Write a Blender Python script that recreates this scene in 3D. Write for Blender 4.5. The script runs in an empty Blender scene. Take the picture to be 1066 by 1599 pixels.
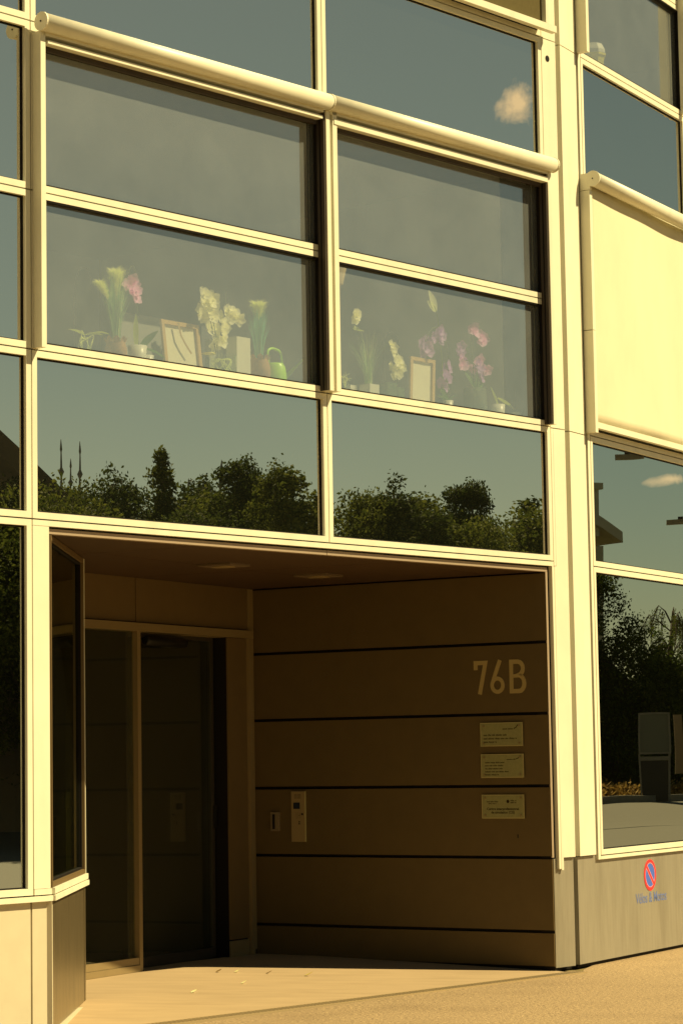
import bpy, math, random
import numpy as np
from mathutils import Vector, Matrix
random.seed(7); rng = np.random.default_rng(7)
R = math.radians
sc = bpy.context.scene
col = sc.collection

# ------------------------------------------------------------------ camera
cam_d = bpy.data.cameras.new('camera'); cam = bpy.data.objects.new('camera', cam_d); col.objects.link(cam)
PITCH, ROLL = R(5.633), R(-0.932)
c, s = math.cos(PITCH), math.sin(PITCH)
Rm = Matrix(((1, 0, 0), (0, s, -c), (0, c, s)))
cr, sr = math.cos(ROLL), math.sin(ROLL)
Rm = Matrix(((cr, -sr, 0), (sr, cr, 0), (0, 0, 1))) @ Rm
X, Y, Z = Rm[0], Rm[1], Rm[2]
M = Matrix(((X[0], -Y[0], -Z[0], 0), (X[1], -Y[1], -Z[1], 0), (X[2], -Y[2], -Z[2], 1.65), (0, 0, 0, 1)))
cam.matrix_world = M
cam_d.sensor_fit = 'VERTICAL'; cam_d.sensor_height = 36; cam_d.sensor_width = 24
cam_d.lens = 3884.4 / 1599 * 36
cam_d.clip_start = 0.1; cam_d.clip_end = 2000
sc.camera = cam

# ------------------------------------------------------------------ light
SUN_AZ, SUN_EL = 95.2, 46.5
sun_dir = Vector((math.sin(R(SUN_AZ)) * math.cos(R(SUN_EL)), math.cos(R(SUN_AZ)) * math.cos(R(SUN_EL)), math.sin(R(SUN_EL))))
sl = bpy.data.lights.new('sun', 'SUN'); sun = bpy.data.objects.new('sun', sl); col.objects.link(sun)
sl.energy = 5.0; sl.angle = R(0.5); sl.color = (1.0, 0.82, 0.43)
sun.rotation_euler = sun_dir.to_track_quat('Z', 'Y').to_euler(); sun.location = (20, 5, 30)
w = bpy.data.worlds.new('World'); sc.world = w; w.use_nodes = True
nt = w.node_tree; nt.nodes.clear(); L = nt.links.new
out = nt.nodes.new('ShaderNodeOutputWorld'); bg = nt.nodes.new('ShaderNodeBackground')
sky = nt.nodes.new('ShaderNodeTexSky'); sky.sky_type = 'NISHITA'; sky.sun_disc = False
sky.sun_elevation = R(SUN_EL); sky.sun_rotation = R(SUN_AZ); sky.dust_density = 0.5; sky.altitude = 400
tint = nt.nodes.new('ShaderNodeMix'); tint.data_type = 'RGBA'; tint.blend_type = 'MULTIPLY'; tint.inputs[0].default_value = 1
L(sky.outputs[0], tint.inputs[6]); tint.inputs[7].default_value = (0.64, 0.57, 0.345, 1)
geo = nt.nodes.new('ShaderNodeNewGeometry')
# a few small fair-weather clouds
prev = tint.outputs[2]
nz = nt.nodes.new('ShaderNodeTexNoise'); nz.inputs['Scale'].default_value = 150; nz.inputs['Detail'].default_value = 8; nz.inputs['Roughness'].default_value = 0.62
L(geo.outputs['Incoming'], nz.inputs['Vector'])
acc = None
for (cx, cy, cz, rad, sy) in ((0.9446, 0.2048, 0.2555, 0.0095, 1.0), (0.772, 0.627, 0.108, 0.009, 3.2), (0.6, -0.72, 0.34, 0.05, 1.6), (-0.5, 0.7, 0.42, 0.06, 1.5), (0.2, -0.9, 0.3, 0.07, 1.5)):
    v = Vector((cx, cy, cz)).normalized()
    sub = nt.nodes.new('ShaderNodeVectorMath'); sub.operation = 'ADD'; L(geo.outputs['Incoming'], sub.inputs[0]); sub.inputs[1].default_value = v
    scl = nt.nodes.new('ShaderNodeVectorMath'); scl.operation = 'MULTIPLY'; L(sub.outputs[0], scl.inputs[0]); scl.inputs[1].default_value = (1 / rad, 1 / rad, sy / rad)
    ln = nt.nodes.new('ShaderNodeVectorMath'); ln.operation = 'LENGTH'; L(scl.outputs[0], ln.inputs[0])
    mr = nt.nodes.new('ShaderNodeMapRange'); L(ln.outputs['Value'], mr.inputs[0]); mr.inputs[1].default_value = 1.6; mr.inputs[2].default_value = 0.0; mr.inputs[3].default_value = 0; mr.inputs[4].default_value = 1.1
    if acc is None: acc = mr.outputs[0]
    else:
        mx = nt.nodes.new('ShaderNodeMath'); mx.operation = 'MAXIMUM'; L(acc, mx.inputs[0]); L(mr.outputs[0], mx.inputs[1]); acc = mx.outputs[0]
ad = nt.nodes.new('ShaderNodeMath'); ad.operation = 'ADD'; L(acc, ad.inputs[0]); L(nz.outputs[0], ad.inputs[1])
m2 = nt.nodes.new('ShaderNodeMapRange'); L(ad.outputs[0], m2.inputs[0]); m2.inputs[1].default_value = 0.98; m2.inputs[2].default_value = 1.45
cm = nt.nodes.new('ShaderNodeMix'); cm.data_type = 'RGBA'; L(m2.outputs[0], cm.inputs[0]); L(prev, cm.inputs[6]); cm.inputs[7].default_value = (12.0, 8.8, 4.6, 1)
L(cm.outputs[2], bg.inputs[0]); bg.inputs[1].default_value = 0.05
L(bg.outputs[0], out.inputs[0])
vs = sc.view_settings; vs.view_transform = 'Standard'; vs.look = 'None'; vs.gamma = 1; vs.use_curve_mapping = False
vs.exposure = 0.70
sc.render.engine = 'CYCLES'
sc.cycles.max_bounces = 8; sc.cycles.transparent_max_bounces = 16

# ------------------------------------------------------------------ frames of reference on the ground plan
class Fr:
    def __init__(s, P, deg):
        s.P = Vector((P[0], P[1], 0)); a = R(deg)
        s.u = Vector((math.sin(a), math.cos(a), 0)); s.n = Vector((math.cos(a), -math.sin(a), 0))
    def w(s, u, n=0.0, z=0.0): return s.P + s.u * u + s.n * n + Vector((0, 0, z))
    def loc(s, q):
        d = Vector((q[0], q[1], 0)) - s.P; return d.dot(s.u), d.dot(s.n)
FA = Fr((1.591, 19.153), 41.05)        # street front left of the corner pier
FB = Fr((1.802, 19.429), 29.2)         # street front right of it
FW = Fr((1.563, 19.158), 122.8)        # wall with the house number, u from -2.76 to 0
CORNER = FW.w(-2.76)
FD = Fr(CORNER, 28.4)                  # door wall, u from -2.6 to 0
FS = Fr((-1.792, 15.27), 0.2)          # splayed glass side of the porch, u 0..1.89
WORLD = Fr((0, 0), 90)                 # u = +x, n = -y

# ------------------------------------------------------------------ mesh helpers
class MB:
    def __init__(s): s.v = []; s.f = []; s.sm = []
    def add(s, vs_, fs, smooth=False):
        b = len(s.v); s.v += [Vector(q) for q in vs_]
        for f in fs: s.f.append([b + i for i in f]); s.sm.append(smooth)
        return s
    def box(s, fr, u0, u1, n0, n1, z0, z1):
        p = [fr.w(u, n, z) for z in (z0, z1) for (u, n) in ((u0, n0), (u1, n0), (u1, n1), (u0, n1))]
        return s.add(p, [(0, 1, 2, 3), (7, 6, 5, 4), (4, 5, 1, 0), (5, 6, 2, 1), (6, 7, 3, 2), (7, 4, 0, 3)])
    def ring(s, fr, u0, u1, z0, z1, n0, n1, w=0.04, wt=None, wb=None):
        wt = w if wt is None else wt; wb = w if wb is None else wb
        s.box(fr, u0, u0 + w, n0, n1, z0, z1); s.box(fr, u1 - w, u1, n0, n1, z0, z1)
        s.box(fr, u0 + w, u1 - w, n0, n1, z1 - wt, z1); s.box(fr, u0 + w, u1 - w, n0, n1, z0, z0 + wb)
        return s
    def poly(s, pts, z0, z1):
        n = len(pts); lo = [Vector((p[0], p[1], z0(p) if callable(z0) else z0)) for p in pts]; hi = [Vector((p[0], p[1], z1(p) if callable(z1) else z1)) for p in pts]
        a = sum(pts[i][0] * pts[(i + 1) % n][1] - pts[(i + 1) % n][0] * pts[i][1] for i in range(n))
        if a < 0: lo.reverse(); hi.reverse()
        return s.add(lo + hi, [list(range(n))[::-1], [n + i for i in range(n)]] + [(i, (i + 1) % n, n + (i + 1) % n, n + i) for i in range(n)])
    def tube(s, path, rad, seg=8, cap=True, smooth=True):
        path = [Vector(p) for p in path]; n = len(path); b = len(s.v); ref = None
        for i, p in enumerate(path):
            t = (path[min(i + 1, n - 1)] - path[max(i - 1, 0)]).normalized()
            if ref is None: ref = Vector((0, 0, 1)) if abs(t.z) < 0.9 else Vector((1, 0, 0))
            a = t.cross(ref).normalized(); bb = t.cross(a).normalized(); ref = -bb if False else ref
            r = rad[i] if isinstance(rad, (list, tuple)) else rad
            for k in range(seg):
                an = 2 * math.pi * k / seg; s.v.append(p + (a * math.cos(an) + bb * math.sin(an)) * r)
        for i in range(n - 1):
            for k in range(seg):
                k2 = (k + 1) % seg
                s.f.append([b + i * seg + k, b + i * seg + k2, b + (i + 1) * seg + k2, b + (i + 1) * seg + k][::-1]); s.sm.append(smooth)
        if cap:
            s.f.append([b + k for k in range(seg)]); s.sm.append(False)
            s.f.append([b + (n - 1) * seg + k for k in range(seg)][::-1]); s.sm.append(False)
        return s
    def lathe(s, P, prof, seg=20, sx=1.0, sy=1.0, ang=0.0, smooth=True, capb=True):
        b = len(s.v); P = Vector(P)
        for (r, z) in prof:
            for k in range(seg):
                an = 2 * math.pi * k / seg; x, y = r * math.cos(an) * sx, r * math.sin(an) * sy
                s.v.append(P + Vector((x * math.cos(ang) - y * math.sin(ang), x * math.sin(ang) + y * math.cos(ang), z)))
        for i in range(len(prof) - 1):
            for k in range(seg):
                k2 = (k + 1) % seg; s.f.append([b + i * seg + k, b + i * seg + k2, b + (i + 1) * seg + k2, b + (i + 1) * seg + k]); s.sm.append(smooth)
        if capb:
            s.f.append([b + k for k in range(seg)][::-1]); s.sm.append(False)
            e = b + (len(prof) - 1) * seg; s.f.append([e + k for k in range(seg)]); s.sm.append(False)
        return s
    def petal(s, P, ax, up, ln, wd, cup=0.25, seg=6):
        # one curved petal/leaf from P along ax, side vector = ax x up
        ax = Vector(ax).normalized(); side = ax.cross(Vector(up)).normalized(); nn = side.cross(ax).normalized(); b = len(s.v)
        for i in range(seg + 1):
            t = i / seg; w_ = wd * math.sin(math.pi * min(0.999, 0.12 + 0.86 * t)) ** 0.8 * 0.5
            cpt = Vector(P) + ax * (ln * t) + nn * (cup * ln * (t * t))
            s.v.append(cpt - side * w_ + nn * (0.15 * w_)); s.v.append(cpt + nn * (-0.12 * w_)); s.v.append(cpt + side * w_ + nn * (0.15 * w_))
        for i in range(seg):
            for j in (0, 1):
                a = b + i * 3 + j; s.f.append([a, a + 1, a + 4, a + 3]); s.sm.append(True)
        return s
    def build(s, name, mat, parent=None, base=None, **props):
        if not s.v: return None
        if base is None:
            xs = [v.x for v in s.v]; ys = [v.y for v in s.v]; zs = [v.z for v in s.v]
            base = Vector(((min(xs) + max(xs)) / 2, (min(ys) + max(ys)) / 2, min(zs)))
        base = Vector(base)
        me = bpy.data.meshes.new(name); me.from_pydata([v - base for v in s.v], [], s.f); me.update()
        me.polygons.foreach_set('use_smooth', s.sm)
        me.materials.append(mat); o = bpy.data.objects.new(name, me); col.objects.link(o)
        if parent is not None: o.parent = parent; o.location = base - wloc(parent)
        else: o.location = base
        for k, v in props.items(): o[k] = v
        return o
def wloc(o):
    p = Vector(o.location)
    while o.parent is not None: o = o.parent; p += Vector(o.location)
    return p
def thing(name, loc, label, cat, group=None):
    o = bpy.data.objects.new(name, None); o.empty_display_size = 0.2; col.objects.link(o); o.location = loc
    o['label'] = label; o['category'] = cat
    if group: o['group'] = group
    return o
def dup(o, loc, parent=None, label=None):
    cpy = o.copy(); col.objects.link(cpy); cpy.location = loc; cpy.parent = parent if parent is not None else o.parent
    if label: cpy['label'] = label
    return cpy

# ------------------------------------------------------------------ materials
def mat(name, base, rough=0.5, metal=0.0, noise=0.0, nscale=8.0, bump=0.0, bscale=40.0, stretch=(1, 1, 1), spec=0.5, trans=0.0, dirt=None):
    m = bpy.data.materials.new(name); m.use_nodes = True; t = m.node_tree; b = t.nodes['Principled BSDF']
    b.inputs['Base Color'].default_value = (*base, 1); b.inputs['Roughness'].default_value = rough; b.inputs['Metallic'].default_value = metal
    b.inputs['Specular IOR Level'].default_value = spec
    tc = t.nodes.new('ShaderNodeNewGeometry'); mp = t.nodes.new('ShaderNodeMapping'); mp.inputs['Scale'].default_value = stretch
    t.links.new(tc.outputs['Position'], mp.inputs[0])
    if noise:
        n = t.nodes.new('ShaderNodeTexNoise'); n.inputs['Scale'].default_value = nscale; n.inputs['Detail'].default_value = 6; n.inputs['Roughness'].default_value = 0.6
        t.links.new(mp.outputs[0], n.inputs['Vector'])
        mr = t.nodes.new('ShaderNodeMapRange'); mr.inputs[1].default_value = 0.25; mr.inputs[2].default_value = 0.75; mr.inputs[3].default_value = 1 - noise; mr.inputs[4].default_value = 1 + noise
        t.links.new(n.outputs[0], mr.inputs[0])
        mx = t.nodes.new('ShaderNodeMix'); mx.data_type = 'RGBA'; mx.blend_type = 'MULTIPLY'; mx.inputs[0].default_value = 1; mx.inputs[6].default_value = (*base, 1)
        cmb = t.nodes.new('ShaderNodeCombineColor'); [t.links.new(mr.outputs[0], cmb.inputs[i]) for i in range(3)]
        t.links.new(cmb.outputs[0], mx.inputs[7]); last = mx.outputs[2]
        if dirt:
            n2 = t.nodes.new('ShaderNodeTexNoise'); n2.inputs['Scale'].default_value = dirt[1]; n2.inputs['Detail'].default_value = 5
            mp2 = t.nodes.new('ShaderNodeMapping'); mp2.inputs['Scale'].default_value = dirt[2]; t.links.new(tc.outputs['Position'], mp2.inputs[0]); t.links.new(mp2.outputs[0], n2.inputs['Vector'])
            r2 = t.nodes.new('ShaderNodeMapRange'); r2.inputs[1].default_value = 0.5; r2.inputs[2].default_value = 0.78; r2.inputs[4].default_value = dirt[0]
            t.links.new(n2.outputs[0], r2.inputs[0])
            mx2 = t.nodes.new('ShaderNodeMix'); mx2.data_type = 'RGBA'; t.links.new(r2.outputs[0], mx2.inputs[0]); t.links.new(last, mx2.inputs[6]); mx2.inputs[7].default_value = (base[0] * .45, base[1] * .42, base[2] * .38, 1); last = mx2.outputs[2]
        t.links.new(last, b.inputs['Base Color'])
    if bump:
        n = t.nodes.new('ShaderNodeTexNoise'); n.inputs['Scale'].default_value = bscale; n.inputs['Detail'].default_value = 4; t.links.new(mp.outputs[0], n.inputs['Vector'])
        bp = t.nodes.new('ShaderNodeBump'); bp.inputs['Strength'].default_value = bump; bp.inputs['Distance'].default_value = 0.01; t.links.new(n.outputs[0], bp.inputs['Height']); t.links.new(bp.outputs[0], b.inputs['Normal'])
    if trans:
        tr = t.nodes.new('ShaderNodeBsdfTranslucent'); tr.inputs[0].default_value = (base[0] * 1.6, base[1] * 1.6, base[2] * 1.2, 1)
        ms = t.nodes.new('ShaderNodeMixShader'); ms.inputs[0].default_value = trans
        t.links.new(b.outputs[0], ms.inputs[1]); t.links.new(tr.outputs[0], ms.inputs[2]); t.links.new(ms.outputs[0], t.nodes['Material Output'].inputs[0])
    return m
def glass(name, tint, gcol, base_r, haze, hazecol, opaque=None, wave=0.006, dust=0.3):
    """Coated glazing: mirror reflection that grows at grazing angles, tinted see-through (or opaque enamel), diffuse haze for dust and painted-in pane brightness."""
    m = bpy.data.materials.new(name); m.use_nodes = True; t = m.node_tree; t.nodes.clear(); L = t.links.new
    o = t.nodes.new('ShaderNodeOutputMaterial'); ge = t.nodes.new('ShaderNodeNewGeometry')
    fn = t.nodes.new('ShaderNodeFresnel'); io = t.nodes.new('ShaderNodeMapRange'); L(ge.outputs['Backfacing'], io.inputs[0]); io.inputs[3].default_value = 1.5; io.inputs[4].default_value = 1 / 1.5; L(io.outputs[0], fn.inputs[0])
    br = t.nodes.new('ShaderNodeMapRange'); L(ge.outputs['Backfacing'], br.inputs[0]); br.inputs[3].default_value = base_r; br.inputs[4].default_value = 0.0
    n = t.nodes.new('ShaderNodeTexNoise'); n.inputs['Scale'].default_value = 0.55; n.inputs['Detail'].default_value = 1; L(ge.outputs['Position'], n.inputs['Vector'])
    bp = t.nodes.new('ShaderNodeBump'); bp.inputs['Strength'].default_value = 1.0; bp.inputs['Distance'].default_value = wave; L(n.outputs[0], bp.inputs['Height'])
    gl = t.nodes.new('ShaderNodeBsdfGlossy'); gl.inputs['Color'].default_value = (*gcol, 1); gl.inputs['Roughness'].default_value = 0.0; L(bp.outputs[0], gl.inputs['Normal'])
    if opaque: bs = t.nodes.new('ShaderNodeBsdfDiffuse'); bs.inputs[0].default_value = (*opaque, 1)
    else: bs = t.nodes.new('ShaderNodeBsdfTransparent'); bs.inputs[0].default_value = (*tint, 1)
    df = t.nodes.new('ShaderNodeBsdfDiffuse'); df.inputs[0].default_value = (*hazecol, 1)
    n2 = t.nodes.new('ShaderNodeTexNoise'); n2.inputs['Scale'].default_value = 2.2; n2.inputs['Detail'].default_value = 7; n2.inputs['Roughness'].default_value = 0.65; L(ge.outputs['Position'], n2.inputs['Vector'])
    mr = t.nodes.new('ShaderNodeMapRange'); mr.inputs[1].default_value = 0.3; mr.inputs[2].default_value = 0.7; mr.inputs[3].default_value = haze * (1 - dust); mr.inputs[4].default_value = haze * (1 + dust); L(n2.outputs[0], mr.inputs[0])
    hz = t.nodes.new('ShaderNodeMath'); hz.operation = 'MULTIPLY'; hz.use_clamp = True; bf = t.nodes.new('ShaderNodeMath'); bf.operation = 'SUBTRACT'; bf.inputs[0].default_value = 1; L(ge.outputs['Backfacing'], bf.inputs[1]); L(mr.outputs[0], hz.inputs[0]); L(bf.outputs[0], hz.inputs[1])
    m1 = t.nodes.new('ShaderNodeMixShader'); L(hz.outputs[0], m1.inputs[0]); L(bs.outputs[0], m1.inputs[1]); L(df.outputs[0], m1.inputs[2])
    ma = t.nodes.new('ShaderNodeMath'); ma.operation = 'MULTIPLY_ADD'; ma.use_clamp = True; L(fn.outputs[0], ma.inputs[0]); ma.inputs[1].default_value = 1 - base_r; L(br.outputs[0], ma.inputs[2])
    m3 = t.nodes.new('ShaderNodeMixShader'); L(ma.outputs[0], m3.inputs[0]); L(m1.outputs[0], m3.inputs[1]); L(gl.outputs[0], m3.inputs[2])
    L(m3.outputs[0], o.inputs[0]); return m

ALU = mat('powder_coated_aluminium', (0.73, 0.70, 0.55), 0.45, 0, noise=0.05, nscale=3, dirt=(0.16, 1.2, (5, 5, 0.6)))
ALU_IN = mat('anodised_trim', (0.40, 0.31, 0.22), 0.45, 0.2, noise=0.04, nscale=5)
STEEL = mat('brushed_steel_plinth', (0.36, 0.33, 0.26), 0.42, 0.45, noise=0.10, nscale=5, stretch=(6, 6, 0.6), bump=0.15, bscale=300, dirt=(0.35, 2.0, (3, 3, 0.5)))
STEEL_S = mat('brushed_steel_dark', (0.32, 0.26, 0.15), 0.36, 0.85, noise=0.18, nscale=5, stretch=(5, 5, 0.7), bump=0.1, bscale=200, dirt=(0.5, 2.5, (4, 4, 0.5)))
PLINTH = mat('lower_panel', (0.56, 0.50, 0.36), 0.5, 0, noise=0.05, nscale=6)
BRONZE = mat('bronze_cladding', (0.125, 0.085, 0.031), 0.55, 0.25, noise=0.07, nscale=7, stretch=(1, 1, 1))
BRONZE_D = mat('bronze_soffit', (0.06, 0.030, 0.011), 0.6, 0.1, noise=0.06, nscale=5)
DOORMET = mat('door_metal', (0.26, 0.19, 0.09), 0.45, 0.2, noise=0.05)
DARK = mat('black_gasket', (0.008, 0.006, 0.005), 0.7, spec=0.2)
CHANNEL = mat('guide_channel_brown', (0.035, 0.022, 0.012), 0.6)
BLACKP = mat('black_plastic', (0.01, 0.009, 0.008), 0.4, spec=0.3)
FABRIC = mat('awning_fabric_cream', (0.70, 0.64, 0.46), 0.9, 0, noise=0.06, nscale=2.5, stretch=(1, 1, 0.5), bump=0.25, bscale=350, spec=0.1)
FABRIC_D = mat('awning_fabric_bronze', (0.105, 0.085, 0.035), 0.9, 0, noise=0.08, nscale=30, spec=0.1)
FLOOR = mat('porch_paving', (0.40, 0.29, 0.165), 0.75, 0, noise=0.10, nscale=3.2, stretch=(0.6, 2.6, 1), bump=0.12, bscale=60, dirt=(0.25, 1.6, (1, 3, 1)))
ASPHALT = mat('asphalt_pale', (0.32, 0.225, 0.12), 0.9, 0, noise=0.60, nscale=38, bump=1.0, bscale=70, dirt=(0.40, 1.3, (1, 1, 1)))
ROAD = mat('road_asphalt', (0.13, 0.115, 0.085), 0.9, 0, noise=0.15, nscale=20)
GRASSG = mat('dry_verge', (0.16, 0.12, 0.04), 0.95, 0, noise=0.4, nscale=9)
KERB = mat('kerb_stone', (0.15, 0.14, 0.11), 0.8, 0, noise=0.1)
DRAINM = mat('drain_grate', (0.34, 0.25, 0.13), 0.6, 0.0)
G_SP = glass('spandrel_glass', None, (0.96, 0.94, 0.86), 0.76, 0.02, (0.30, 0.32, 0.22), opaque=(0.012, 0.014, 0.010))
G_VI = glass('window_glass', (0.97, 0.98, 0.96), (0.84, 0.88, 0.88), 0.34, 0.18, (0.72, 0.78, 0.80), wave=0.0015, dust=0.16)  # haze paints in the panes' pale brightness, beyond real dust
G_DK = glass('ground_floor_glass', (0.62, 0.68, 0.55), (0.90, 0.94, 0.90), 0.70, 0.012, (0.3, 0.3, 0.2), wave=0.004)
G_DOOR = glass('door_glass', (0.75, 0.78, 0.66), (0.8, 0.84, 0.75), 0.03, 0.06, (0.3, 0.3, 0.2), wave=0.001)
WALLIN = mat('room_wall', (0.66, 0.66, 0.66), 0.8, 0, noise=0.05, nscale=1.5)
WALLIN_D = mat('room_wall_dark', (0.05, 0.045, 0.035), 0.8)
SILLM = mat('window_board', (0.70, 0.66, 0.55), 0.5)
WHITE = mat('white_ceramic', (0.78, 0.76, 0.66), 0.35)
ROPE = mat('rope_weave', (0.46, 0.27, 0.13), 0.85, 0, noise=0.25, nscale=60)
GREENCAN = mat('lime_plastic', (0.46, 0.85, 0.02), 0.35)
LEAF = mat('plant_leaf', (0.10, 0.20, 0.04), 0.45, trans=0.3)
LEAF_L = mat('plant_leaf_pale', (0.40, 0.46, 0.12), 0.5, trans=0.4)
STRAW = mat('pampas_plume', (0.85, 0.88, 0.55), 0.9, trans=0.4)
BLADE = mat('grass_blade', (0.30, 0.50, 0.26), 0.6, trans=0.3)
BLADE_B = mat('grass_blade_blue', (0.20, 0.55, 0.42), 0.6, trans=0.3)
PET_W = mat('white_petal', (0.90, 0.89, 0.74), 0.6, trans=0.35)
PET_P = mat('pink_petal', (0.88, 0.56, 0.92), 0.6, trans=0.35)
PET_L = mat('lilac_petal', (0.62, 0.38, 0.84), 0.6, trans=0.35)
STEMM = mat('stem_green', (0.12, 0.15, 0.05), 0.6)
WIRE = mat('wire_dark', (0.05, 0.045, 0.03), 0.5)
WOOD = mat('pine_stretcher', (0.55, 0.36, 0.14), 0.65, 0, noise=0.15, nscale=25)
CANVAS = mat('canvas_back', (0.80, 0.76, 0.58), 0.9, 0, noise=0.03, nscale=20)
TWINE = mat('canvas_strap', (0.42, 0.30, 0.14), 0.8)
CLEARG = glass('vase_glass', (0.86, 0.9, 0.8), (0.9, 0.95, 0.85), 0.05, 0.10, (0.5, 0.55, 0.4), wave=0)
GREENG = glass('green_vase_glass', (0.55, 0.72, 0.42), (0.8, 0.9, 0.7), 0.06, 0.25, (0.18, 0.32, 0.10), wave=0)
REFL_CREAM = mat('reflection_cream', (0.70, 0.58, 0.32), 0.8, trans=0.3)  # for the hanging shape that stands in for a reflection
YELLOW = mat('yellow_plastic', (0.80, 0.72, 0.10), 0.4)
PLATE = mat('plaque_face', (0.26, 0.25, 0.105), 0.5, 0, noise=0.12, nscale=40)
PLATE_E = mat('plaque_edge', (0.42, 0.36, 0.16), 0.4)
INK = mat('dark_ink', (0.03, 0.02, 0.01), 0.7, spec=0.1)
NUMM = mat('number_metal', (0.37, 0.28, 0.11), 0.6)
INTERC = mat('intercom_steel', (0.34, 0.25, 0.12), 0.4, 0.2)
RED = mat('sign_red', (0.75, 0.028, 0.035), 0.5)
BLUE = mat('sign_blue', (0.06, 0.13, 0.55), 0.5)
BLUE_T = mat('sign_blue_text', (0.13, 0.18, 0.42), 0.6)
BRICKR = mat('roof_tiles_brown', (0.10, 0.075, 0.045), 0.8, 0, noise=0.15, nscale=3)
HOUSEW = mat('old_render', (0.16, 0.12, 0.07), 0.9, 0, noise=0.12, nscale=2)
SLATE = mat('slate_roof', (0.15, 0.155, 0.145), 0.6, 0, noise=0.1, nscale=3)  # slate lightened: distance haze is put into the grey
BARK = mat('bark', (0.06, 0.045, 0.03), 0.9)
def leafmat(name, cola, colb):
    m = bpy.data.materials.new(name); m.use_nodes = True; t = m.node_tree; b = t.nodes['Principled BSDF']; b.inputs['Roughness'].default_value = 0.8; b.inputs['Specular IOR Level'].default_value = 0.1
    g = t.nodes.new('ShaderNodeNewGeometry'); rp = t.nodes.new('ShaderNodeValToRGB'); rp.color_ramp.elements[0].color = (*cola, 1); rp.color_ramp.elements[1].color = (*colb, 1)
    t.links.new(g.outputs['Random Per Island'], rp.inputs[0]); t.links.new(rp.outputs[0], b.inputs['Base Color'])
    tr = t.nodes.new('ShaderNodeBsdfTranslucent'); t.links.new(rp.outputs[0], tr.inputs[0]); ms = t.nodes.new('ShaderNodeMixShader'); ms.inputs[0].default_value = 0.35
    t.links.new(b.outputs[0], ms.inputs[1]); t.links.new(tr.outputs[0], ms.inputs[2]); t.links.new(ms.outputs[0], t.nodes['Material Output'].inputs[0]); return m
LF_A = leafmat('tree_leaves_dark', (0.018, 0.03, 0.008), (0.07, 0.09, 0.018))
LF_B = leafmat('tree_leaves_mid', (0.04, 0.06, 0.010), (0.15, 0.165, 0.03))
LF_C = leafmat('ivy_leaves', (0.025, 0.045, 0.01), (0.10, 0.13, 0.02))
LF_D = leafmat('dry_grass', (0.16, 0.09, 0.02), (0.34, 0.22, 0.06))

# ------------------------------------------------------------------ ground
def H(x):
    if x < 30: return 0.0
    if x < 38: t = (x - 30) / 8; return 0.42 * t * t * (3 - 2 * t)
    return 0.42
g = MB(); xs = [-300, -60, -20, 14, 30, 31, 32, 33, 34, 35, 36, 37, 38, 60, 120, 600]; ys = [-300, -40, 0, 40, 80, 140, 600]
vv = [(x, y, H(x) - 0.012) for x in xs for y in ys]; ff = [(i * len(ys) + j, (i + 1) * len(ys) + j, (i + 1) * len(ys) + j + 1, i * len(ys) + j + 1) for i in range(len(xs) - 1) for j in range(len(ys) - 1)]
g.add(vv, ff); g.build('ground', GRASSG, base=(0, 0, 0), kind='structure')
pv = MB(); a = [FA.w(-40, 0.2), FA.w(0.02, 0.2), FA.w(0.3, 0.02), FB.w(0.3, -0.05), FB.w(40, -0.05), FB.w(40, 9), FA.w(3, 9), FA.w(-40, 9)]
pv.poly([(p.x, p.y) for p in a], -0.2, 0.0); pv.build('pavement', ASPHALT, kind='structure')
rd = MB(); 
for i in range(len(xs) - 1): pass
rx = [12.0, 20, 30, 31, 32, 33, 34, 35, 36, 36.6]
vv = []; ff = []
for i, x in enumerate(rx):
    for j, y in enumerate((-80, 0, 40, 80, 140)):
        vv.append((x + (4.0 if False else 0), y, H(x) + 0.004))
for i in range(len(rx) - 1):
    for j in range(4): ff.append((i * 5 + j, (i + 1) * 5 + j, (i + 1) * 5 + j + 1, i * 5 + j + 1))
rd.add(vv, ff); rd.build('road', ROAD, kind='structure')
kb = MB(); kb.box(WORLD, 36.6, 36.8, -140, 80, 0.2, 0.56); kb.build('kerb', KERB, kind='structure')
# tar seam in the road seen in the big shop window
ts = MB()
for i in range(40):
    y0 = 34 + i * 0.8; f = lambda y: 28.6 + 2.6 * math.sin((y - 36) / 11.0)
    x0, x1 = f(y0), f(y0 + 0.8); ts.add([(x0, y0, H(x0) + .008), (x0 + .14, y0, H(x0) + .008), (x1 + .14, y0 + .8, H(x1) + .008), (x1, y0 + .8, H(x1) + .008)], [(0, 1, 2, 3)])
ts.build('road_joint', DARK, kind='structure')
# porch floor: rises gently towards the doors
def floorz(p):
    n = FA.loc(p)[1]; return 0.004 if n > 0.12 else (0.004 + 0.056 * min(1, max(0, (0.12 - n) / 2.3)))
def clip(poly, P, N):
    o = []
    for i in range(len(poly)):
        a, b = poly[i], poly[(i + 1) % len(poly)]; da = (a[0] - P[0]) * N[0] + (a[1] - P[1]) * N[1]; db = (b[0] - P[0]) * N[0] + (b[1] - P[1]) * N[1]
        if da >= 0: o.append(a)
        if da * db < 0: t = da / (da - db); o.append((a[0] + (b[0] - a[0]) * t, a[1] + (b[1] - a[1]) * t))
    return o
xy = lambda v: (v.x, v.y)
SEND = FS.w(1.888, 0)
fl = MB()
outer = [xy(FA.w(-5.6, 0.155)), xy(FA.w(-0.02, 0.175)), xy(FW.w(0, -0.02)), xy(FW.w(-2.76, -0.02)), xy(FD.w(-3.3, -0.5)), xy(FA.w(-5.6, -2.3))]
for lo_, hi_ in ((0.12, 1), (-2.18, 0.12), (-9, -2.18)):
    q = clip(outer, xy(FA.w(0, lo_)), xy(FA.n)); q = clip(q, xy(FA.w(0, hi_)), (-FA.n.x, -FA.n.y))
    if len(q) > 2: fl.poly(q, -0.1, floorz)
fl.build('porch_floor', FLOOR, kind='structure')
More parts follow.
